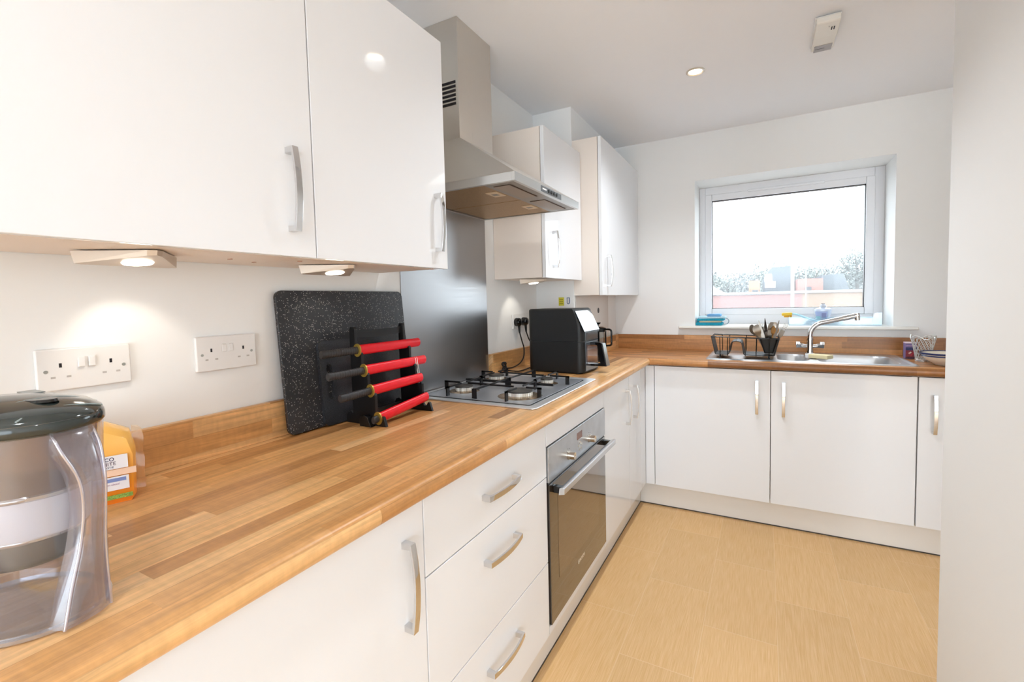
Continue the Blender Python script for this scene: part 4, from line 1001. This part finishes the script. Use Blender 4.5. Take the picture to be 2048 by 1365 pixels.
# clear tray
c = thing('plastic_tray', 'long clear plastic tray on the window sill behind the tap', 'tray', (1.51, 2.0, ZS))
bm = bm_new()
x0, x1, y0, y1, h, t = 1.288, 1.742, 1.965, 2.055, .060, .0025
box(bm, x0, x1, y0, y1, ZS+.0005, ZS+t); box(bm, x0, x1, y0, y0+t, ZS+t, ZS+h*.72); box(bm, x0, x1, y1-t, y1, ZS+t, ZS+h*.8); box(bm, x0, x0+t, y0+t, y1-t, ZS+t, ZS+h)
mesh_obj('tray_body', bm, M_tray, c)
bm = bm_new(); prism(bm, [(1.700, ZS+h*.72), (1.708, ZS+.070), (1.715, ZS+.074), (1.742, ZS+.074), (1.742, ZS+.003), (1.700, ZS+.003)], 1, y0, y0+.003); box(bm, 1.7395, 1.742, y0+.003, y1, ZS+.003, ZS+.074); mesh_obj('raised_end', bm, M_tray, c)
# dish brush
c = thing('dish_brush', 'dish brush with yellow head and pale blue handle resting on the tray', 'brush', (1.32, 2.01, ZS+.04))
bm = bm_new(); box(bm, -.028, .028, -.018, .018, -.009, .009, .005, 3); bm.transform(Matrix.Translation((1.278, 2.01, ZS+.068)) @ Matrix.Rotation(-.08, 4, 'Y')); mesh_obj('brush_head', bm, mat('yellow brush head', '#e9bf35', .5), c)
bm = bm_new(); box(bm, -.020, .022, -.014, .014, -.010, .003); bm.transform(Matrix.Translation((1.282, 2.01, ZS+.058))); mesh_obj('bristles', bm, mat('amber bristles', '#d59b28', .7), c)
bm = bm_new(); tube(bm, smooth_path([(1.300, 2.01, ZS+.071), (1.34, 2.012, ZS+.062), (1.39, 2.015, ZS+.040), (1.43, 2.018, ZS+.026), (1.452, 2.02, ZS+.024)], 6), .0058, 10); mesh_obj('brush_handle', bm, mat('pale blue plastic', '#b8e4f2', .3), c)
# bottle
c = thing('soap_bottle', 'squat white soap bottle with teal label and dark cap on the sill', 'bottle', (1.474, 2.105, ZS))
B0 = (1.474, 2.105, ZS)
bm = bm_new(); lathe(bm, [(.70, .0005), (.76, .004), (.80, .02), (.86, .05), (.96, .078), (1.0, .088), (.95, .095), (.62, .100), (.42, .104), (.38, .110)], B0, 40, .046, .030, cap0=True); mesh_obj('bottle_body', bm, clear('milky bottle', '#eef3fb', .08, .5, .1, milk=.6, milkcol='#eaf0fa'), c)
bm = bm_new(); lathe(bm, [(.016, .104), (.0165, .118), (.011, .121), (.010, .126), (.0001, .127)], B0, 28); cp = mesh_obj('bottle_cap', bm, mat('pale grey cap', '#c9ced8', .4), c)
bm = bm_new(); cyl(bm, (B0[0], B0[1], ZS+.124), (B0[0], B0[1], ZS+.129), .0095, seg=20); mesh_obj('nozzle', bm, mat('dark nozzle', '#39404e', .4), cp)
def label_patch(a0, a1, z0, z1, m, k, sc=1.03):
    bm = bm_new(); V = []
    for i in range(13):
        t = math.radians(a0+(a1-a0)*i/12); rr = lambda z: .80+.06*(z-.02)/.03 if z < .05 else .86+.10*(z-.05)/.028
        V.append([bm.verts.new((B0[0]+rr(z)*sc*.046*math.cos(t), B0[1]+rr(z)*sc*.030*math.sin(t), ZS+z)) for z in (z0, (z0+z1)/2, z1)])
    for P, Q in zip(V, V[1:]):
        for j in range(2): bm.faces.new((P[j], Q[j], Q[j+1], P[j+1]))
    return mesh_obj(k, bm, m, c)
label_patch(205, 300, .030, .080, mat('lilac blue label', '#aab7dc', .4), 'label_panel')
label_patch(205, 250, .024, .050, mat('teal label', '#86c9cf', .4), 'label_accent', 1.06)
label_patch(258, 290, .042, .070, mat('mauve label', '#8f93bd', .4), 'label_accent', 1.06)

# ------------------------------------------------------------------ right end of the far worktop
c = thing('mixing_bowl', 'white bowl with dark blue rim stripes at the right end of the worktop', 'bowl', (1.905, 1.50, ZT))
Q0 = (1.903, 1.500, ZT)
bm = bm_new(); lathe(bm, [(.040, .0005), (.046, .002), (.050, .008), (.075, .024), (.092, .042), (.099, .058), (.096, .058), (.088, .042), (.070, .026), (.040, .013), (.0001, .011)], Q0, 56, cap0=True); mesh_obj('bowl_body', bm, mat('cream stoneware', '#e9ddca', .25), c, 60)
bm = bm_new(); lathe(bm, [(.0985, .052), (.1005, .058), (.0995, .0605), (.0955, .0605), (.0945, .0565)], Q0, 56); mesh_obj('rim_stripe', bm, mat('cobalt glaze', '#2c3562', .2), c)
bm = bm_new(); lathe(bm, [(.0935, .0425), (.0968, .0480), (.0960, .0488)], Q0, 56); mesh_obj('rim_stripe', bm, mat('cobalt glaze thin', '#3c4672', .2), c)
# lattice holder
L0 = Vector((1.848, 1.640, ZT))
c = thing('lattice_candle_holder', 'silver openwork flared candle holder behind the bowl', 'candle holder', tuple(L0))
bm = bm_new(); N1, N2 = 18, 6; V = []
for j in range(N2+1):
    z = .010+.110*j/N2; r = .028+.020*(j/N2)**1.15
    row = []
    for i in range(N1):
        t = 2*PI*(i+.5*(j % 2))/N1; sq = 1/max(abs(math.cos(t)), abs(math.sin(t)))**.35
        zz = z+(.010*math.cos(4*(t-PI/4)) if j == N2 else 0)
        row.append(bm.verts.new((L0.x+r*sq*math.cos(t), L0.y+r*sq*math.sin(t), L0.z+zz)))
    V.append(row)
E_ = []
for j in range(N2):
    for i in range(N1):
        a = V[j][i]; 
        b1, b2 = (V[j+1][i], V[j+1][(i-1) % N1]) if j % 2 == 0 else (V[j+1][i], V[j+1][(i+1) % N1])
        E_ += [(a.co.copy(), b1.co.copy()), (a.co.copy(), b2.co.copy())]
top = [v.co.copy() for v in V[-1]]; bot = [v.co.copy() for v in V[0]]; bm.free()
bm = bm_new()
for a, b in E_: cyl(bm, a, b, .0014, seg=5, cap=False)
mesh_obj('lattice', bm, mat('silver lattice', '#d8d6d2', .3, .6), c)
bm = bm_new(); tube(bm, top, .0022, 6, True); tube(bm, bot, .0025, 6, True); mesh_obj('rim_wire', bm, mat('silver rim', '#dedcd8', .3, .6), c)
bm = bm_new(); lathe(bm, [(.030, 0), (.031, .004), (.028, .011), (.0001, .012)], tuple(L0), 28, cap0=True); mesh_obj('base', bm, mat('silver base', '#bfc4c8', .25, .8), c)
# carton
c = thing('tea_carton', 'small purple and red printed carton behind the candle holder', 'carton', (1.815, 1.735, ZT))
bm = bm_new(); box(bm, 1.797, 1.842, 1.715, 1.765, ZT+.0003, ZT+.084, .001); cm = mesh_obj('carton_body', bm, mat('purple card', '#7e6d9c', .5), c)
for z0, z1, col in ((.002, .012, '#4a2c3c'), (.012, .045, '#8d3742'), (.045, .060, '#3b3f6a'), (.066, .071, '#a98fb2')):
    bm = bm_new(); box(bm, 1.7965, 1.8425, 1.7144, 1.7152, ZT+z0, ZT+z1); mesh_obj('printed_band', bm, mat('card print '+col, col, .5, noise=.35, nscale=260), cm)
bm = bm_new(); box(bm, 1.7965, 1.8425, 1.7145, 1.7655, ZT+.0795, ZT+.0850, .001); mesh_obj('carton_top', bm, mat('pink card', '#dcc6cf', .5), cm)
for k, (x, z) in enumerate(((1.812, .030), (1.820, .022), (1.816, .034), (1.825, .030))):
    bm = bm_new(); cyl(bm, (x, 1.7142, ZT+z), (x, 1.7136, ZT+z), .0042, seg=12); mesh_obj('printed_berry', bm, mat('print pink', ['#e6b8ae', '#c8394a', '#e9d2c8', '#b5283a'][k], .5), cm)

# ------------------------------------------------------------------ ceiling fittings
DL = [(.868, 1.020), (.864, .169), (.864, -1.60), (2.2, -1.60), (.9, -3.0), (2.4, -3.0), (3.6, -2.2), (3.6, -3.6)]  # first two are fitted lamps; the rest are unseen, added for fill
for i, (x, y) in enumerate(DL):
    lab = 'round recessed ceiling downlight between the hood and the window' if i == 0 else 'added unseen ceiling downlight behind the camera for fill'
    if i == 0:
        c0 = thing('downlight', lab, 'light', (x, y, ZC), 'ceiling downlights')
        bm = bm_new(); lathe(bm, [(.041, 0), (.041, -.003), (.034, -.006), (.029, -.002), (.029, 0)], (x, y, ZC), 36); mesh_obj('bezel', bm, mat('pale nickel bezel', '#d8cfc4', .3, .5), c0)
        bm = bm_new(); cyl(bm, (x, y, ZC-.0002), (x, y, ZC-.0015), .028, seg=30); mesh_obj('lens', bm, M_led2, c0)
    else:
        copy_thing(c0, (x-DL[0][0], y-DL[0][1], 0), 'recessed ceiling downlight seen only mirrored in the cabinet beside the hood' if i == 1 else lab)
    l = bpy.data.lights.new('downlight', 'SPOT'); l.energy = (24, 18, 10, 14, 14, 14, 14, 14)[i]; l.spot_size = math.radians(132 if i < 2 else 150); l.spot_blend = .9; l.shadow_soft_size = .04; l.color = (.90, .955, 1)
    o = bpy.data.objects.new('downlight spot', l); COL.objects.link(o); o.location = (x, y, ZC-.02)
# detector
c = thing('heat_alarm', 'small white box-shaped alarm on the ceiling near the window', 'alarm', (1.36, .92, ZC))
bm = bm_new(); box(bm, 1.318, 1.402, .812, 1.052, ZC-.010, ZC-.0005, .003); mesh_obj('base_plate', bm, M_white, c)
bm = bm_new()
prism(bm, [(.800, ZC-.010), (.800, ZC-.030), (.806, ZC-.034), (.915, ZC-.036), (.925, ZC-.030), (1.045, ZC-.026), (1.052, ZC-.020), (1.052, ZC-.010)], 0, 1.322, 1.398, .002)
b = mesh_obj('alarm_cover', bm, mat('warm white plastic', '#e9e5dd', .35), c)
for k, y in enumerate((1.374, 1.382)):
    bm = bm_new(); box(bm, y-.0018, y+.0018, .842, .862, ZC-.0372, ZC-.0345); mesh_obj('slot', bm, M_whiteDark, b)
bm = bm_new(); cyl(bm, (1.365, .835, ZC-.0372), (1.365, .835, ZC-.0345), .002, seg=12); mesh_obj('indicator', bm, M_slotg, b)
bm = bm_new(); box(bm, 1.330, 1.392, .995, 1.047, ZC-.0300, ZC-.0255); mesh_obj('rating_label', bm, mat('grey label', '#a9a6a8', .5), b)
bm = bm_new(); box(bm, 1.334, 1.366, 1.017, 1.021, ZC-.0308, ZC-.0298); mesh_obj('label_print', bm, mat('grey print', '#6d6a6e', .5), b)

# ------------------------------------------------------------------ outside
def hz(name, col, rough=.9, noise=0., nscale=3):  # outdoor material; the pale, greyed colours carry the haze over the view
    return mat(name, tuple([v*.50 for v in lin(col)[:3]])+(1,), rough, spec=.1, noise=noise, nscale=nscale)
def brickm(name, c1, c2, sc):
    m = hz(name, c1); N = NT(m); g = N.node('ShaderNodeNewGeometry'); s = N.node('ShaderNodeSeparateXYZ'); N.link(g.outputs['Position'], s.inputs[0])
    cb = N.node('ShaderNodeCombineXYZ'); N.link(s.outputs[0], cb.inputs[0]); N.link(s.outputs[2], cb.inputs[1])
    b = N.node('ShaderNodeTexBrick'); b.inputs['Scale'].default_value = sc; b.inputs['Color1'].default_value = tuple(v*.42 for v in lin(c1)[:3])+(1,); b.inputs['Color2'].default_value = tuple(v*.42 for v in lin(c2)[:3])+(1,); b.inputs['Mortar'].default_value = tuple(v*.42 for v in lin('#d8ccc6')[:3])+(1,); b.inputs['Mortar Size'].default_value = .012
    N.link(cb.outputs[0], b.inputs['Vector']); N.link(b.outputs[0], N.n['Principled BSDF'].inputs['Base Color']); return m
M_brick = brickm('pink-red brick', '#c99a94', '#c08d88', 3.); M_brick2 = brickm('buff brick', '#ccb29a', '#c4a48c', 3.)
M_roof = hz('grey-blue roofing', '#8d979e', noise=.06); M_white2 = hz('white cladding', '#d8dcde')
c = thing('brick_building', 'low brick building with flat roof seen across the street through the window', 'building', (2, 26, -6))
bm = bm_new(); box(bm, -9, 2.75, 25, 33, -6, 1.26); mesh_obj('red_wall', bm, M_brick, c, 0)
bm = bm_new(); box(bm, 2.75, 12, 25, 33, -6, 1.28); mesh_obj('buff_wall', bm, M_brick2, c, 0)
bm = bm_new(); box(bm, -9.1, 12.1, 24.9, 25.2, 1.28, 1.40, .02); mesh_obj('parapet_coping', bm, M_white2, c)
bm = bm_new(); box(bm, -.2+.62, .93, 26.0, 28.0, 1.3, 2.0); s1 = mesh_obj('roof_hut', bm, hz('orange render', '#cfa78a'), c)
bm = bm_new(); box(bm, .58, .86, 25.96, 26.0, 1.35, 1.52); mesh_obj('hut_window', bm, hz('dull window', '#7d8288'), s1)
bm = bm_new(); box(bm, 2.62, 3.68, 26.0, 29.0, 1.3, 2.0); s2 = mesh_obj('roof_hut', bm, hz('pink render', '#d09a90'), c)
bm = bm_new(); box(bm, 2.92, 3.2, 25.96, 26.0, 1.4, 1.60); mesh_obj('hut_window', bm, hz('dull window', '#7d8288'), s2)
bm = bm_new(); prism(bm, [(1.05, 1.3), (1.05, 2.05), (1.5, 2.75), (2.42, 2.80), (2.5, 1.3)], 1, 28, 33); mesh_obj('slate_roof', bm, M_roof, c, 0)
bm = bm_new(); prism(bm, [(3.75, 1.3), (3.8, 2.2), (4.75, 2.25), (5.05, 1.3)], 1, 28, 33); mesh_obj('slate_roof', bm, M_roof, c, 0)
bm = bm_new(); box(bm, 1.15, 1.66, 26.5, 26.9, 1.60, 1.95, .02); mesh_obj('vent_box', bm, M_white2, c)
bm = bm_new(); cyl(bm, (1.32, 26.7, 1.95), (1.32, 26.7, 2.35), .20, .17, 20); mesh_obj('vent_cowl', bm, M_white2, c)
bm = bm_new(); prism(bm, [(-2.0, 1.3), (-1.9, 1.9), (-1.4, 1.8), (-.6, 1.3)], 1, 25.6, 27); mesh_obj('gable', bm, M_white2, c, 0)
bm = bm_new(); cyl(bm, (2.30, 24, -6), (2.30, 24, 2.95), .085, .07, 14); solo('lamp_post', bm, M_white2, 'thick white pole rising in the middle of the window view', 'pole')
bm = bm_new(); cyl(bm, (2.85, 24.3, -6), (2.85, 24.3, 2.75), .03, .025, 10); solo('lamp_post', bm, M_white2, 'thin pole right of the thick white pole outside', 'pole')
bm = bm_new(); cyl(bm, (5.15, 24, -6), (5.15, 24, 2.85), .03, .025, 10); solo('lamp_post', bm, M_white2, 'thin pole at the right edge of the window view', 'pole')
bm = bm_new(); box(bm, -60, 60, 3, 120, -6.3, -6.05); o = struct('floor_outside', bm, hz('pale tarmac', '#a9a8a6'))
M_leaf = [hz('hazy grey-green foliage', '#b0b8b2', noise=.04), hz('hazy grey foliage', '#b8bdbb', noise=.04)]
M_bark = hz('grey bark', '#8a857e')
TR = [(-2.4, 44, 1.9, 3.3, 0, 'lowest hazy tree at the far left of the window view'), (-.9, 46, 2.2, 3.9, 1, 'second hazy tree from the left outside'), (.8, 44, 1.8, 4.0, 0, 'hazy tree behind the white roof vents'),
      (2.1, 47, 2.2, 4.6, 1, 'tallest hazy tree behind the thick white pole'), (4.0, 45, 2.1, 4.05, 0, 'hazy tree right of the thick pole, above the pink hut'), (5.6, 46, 1.9, 4.0, 1, 'hazy tree behind the right slate roof'),
      (7.3, 42, 1.7, 4.9, 0, 'tall open-branched tree near the right edge of the window'), (-4.4, 45, 2.0, 3.0, 1, 'hazy tree mostly hidden by the left window frame')]
for i, (x, y, r, top_, k, lab) in enumerate(TR):
    yn = [40, 46.5, 53, 60, 40.5, 47.5, 54, 61][i]; q_ = (yn+1.33)/(y+1.33); x = 1.155+(x-1.155)*q_; top_ = 1.24+(top_-1.24)*q_; r *= q_*.92; y = yn
    c = thing('tree', lab, 'tree', (x, y, -6), 'trees beyond the brick building')
    bm = bm_new(); zc = top_-r*1.15
    for q in range(2600):
        # leaf tufts spread in a lumpy crown
        while True:
            p = Vector((random.uniform(-1, 1), random.uniform(-1, 1), random.uniform(-1, 1)))
            if p.length < 1: break
        a = math.atan2(p.y, p.x); lump = .82+.18*math.sin(3*a+i)*math.cos(4*p.z+i)
        P = Vector((x, y, zc))+Vector((p.x*r*lump*1.1, p.y*r*lump, p.z*r*1.15*lump))
        s = random.uniform(.05, .13); d1 = Vector((random.uniform(-1, 1), random.uniform(-1, 1), random.uniform(-1, 1))).normalized(); d2 = d1.orthogonal().normalized()
        bm.faces.new([bm.verts.new(P+d1*s), bm.verts.new(P+d2*s), bm.verts.new(P-d1*s), bm.verts.new(P-d2*s)])
    mesh_obj('foliage', bm, M_leaf[k], c, 0)
    bm = bm_new(); tube(bm, [(x, y, -6.05), (x+.1, y, -3), (x, y, zc)], [.28, .22, .12], 10)
    for q in range(7):
        t = 2*PI*q/7; tube(bm, [(x, y, zc-r*.6), (x+.5*r*math.cos(t), y+.5*r*math.sin(t), zc+.1*r), (x+.85*r*math.cos(t), y+.7*r*math.sin(t), zc+.65*r)], [.09, .06, .02], 6)
    mesh_obj('trunk', bm, M_bark, c)
# far tree belt so no gap shows under the crowns
bm = bm_new()
for q in range(9000):
    P = Vector((random.uniform(-10, 14), random.uniform(66, 69), 0)); P.z = random.uniform(-2, 3.6+.5*math.sin(P.x*.9)+.35*math.sin(P.x*2.3))
    s = random.uniform(.12, .3); d1 = Vector((random.uniform(-1, 1), random.uniform(-1, 1), random.uniform(-1, 1))).normalized(); d2 = d1.orthogonal().normalized()
    bm.faces.new([bm.verts.new(P+d1*s), bm.verts.new(P+d2*s), bm.verts.new(P-d1*s), bm.verts.new(P-d2*s)])
o = solo('woodland', bm, M_leaf[1], 'hazy belt of distant woodland behind the nearer trees', 'woodland', smooth=0); o['kind'] = 'stuff'

# ------------------------------------------------------------------ light
W = bpy.data.worlds.new('World'); SC.world = W; W.use_nodes = True
bg = W.node_tree.nodes['Background']; bg.inputs[0].default_value = (.93, .965, 1, 1); bg.inputs[1].default_value = 3.8
def area(name, loc, rot, sx, sy, e, col):
    l = bpy.data.lights.new(name, 'AREA'); l.shape = 'RECTANGLE'; l.size = sx; l.size_y = sy; l.energy = e; l.color = col
    o = bpy.data.objects.new(name, l); COL.objects.link(o); o.location = loc; o.rotation_euler = rot; return o
if 0: area('daylight far window', (1.262, 2.143, 1.52), (-PI/2, 0, 0), .85, .74, 2.6, (.78, .90, 1))
area('added fill behind camera', (2.2, YB-.02, 1.12), (PI/2, 0, 0), 3.7, 1.95, 8, (.83, .92, 1))  # added fill light behind the camera, on top of the sky

# ------------------------------------------------------------------ camera
cam = bpy.data.cameras.new('Camera'); co = bpy.data.objects.new('Camera', cam); COL.objects.link(co)
cx, cy, cz, yaw, pit, rol, f, px, py = CAMV = (1.1555, -1.3305, 1.2376, math.radians(28.31718824), math.radians(-3.1998363), math.radians(-1.38500376), 927.83, 5.987, -28.049)
F = Vector((-math.sin(yaw)*math.cos(pit), math.cos(yaw)*math.cos(pit), math.sin(pit))); r0 = Vector((math.cos(yaw), math.sin(yaw), 0)); u0 = r0.cross(F)
Rv = r0*math.cos(rol)+u0*math.sin(rol); Uv = -r0*math.sin(rol)+u0*math.cos(rol)
Mx = Matrix((Rv, Uv, -F)).transposed().to_4x4(); Mx.translation = Vector((cx, cy, cz)); co.matrix_world = Mx
cam.sensor_width = 36; cam.sensor_fit = 'HORIZONTAL'; cam.lens = 36*f/2048; cam.shift_x = -px/2048; cam.shift_y = py/2048
cam.clip_start = .02; cam.clip_end = 300
SC.camera = co
SC.view_settings.view_transform = 'Standard'; SC.view_settings.look = 'None'; SC.view_settings.gamma = 1; SC.view_settings.exposure = 0.82
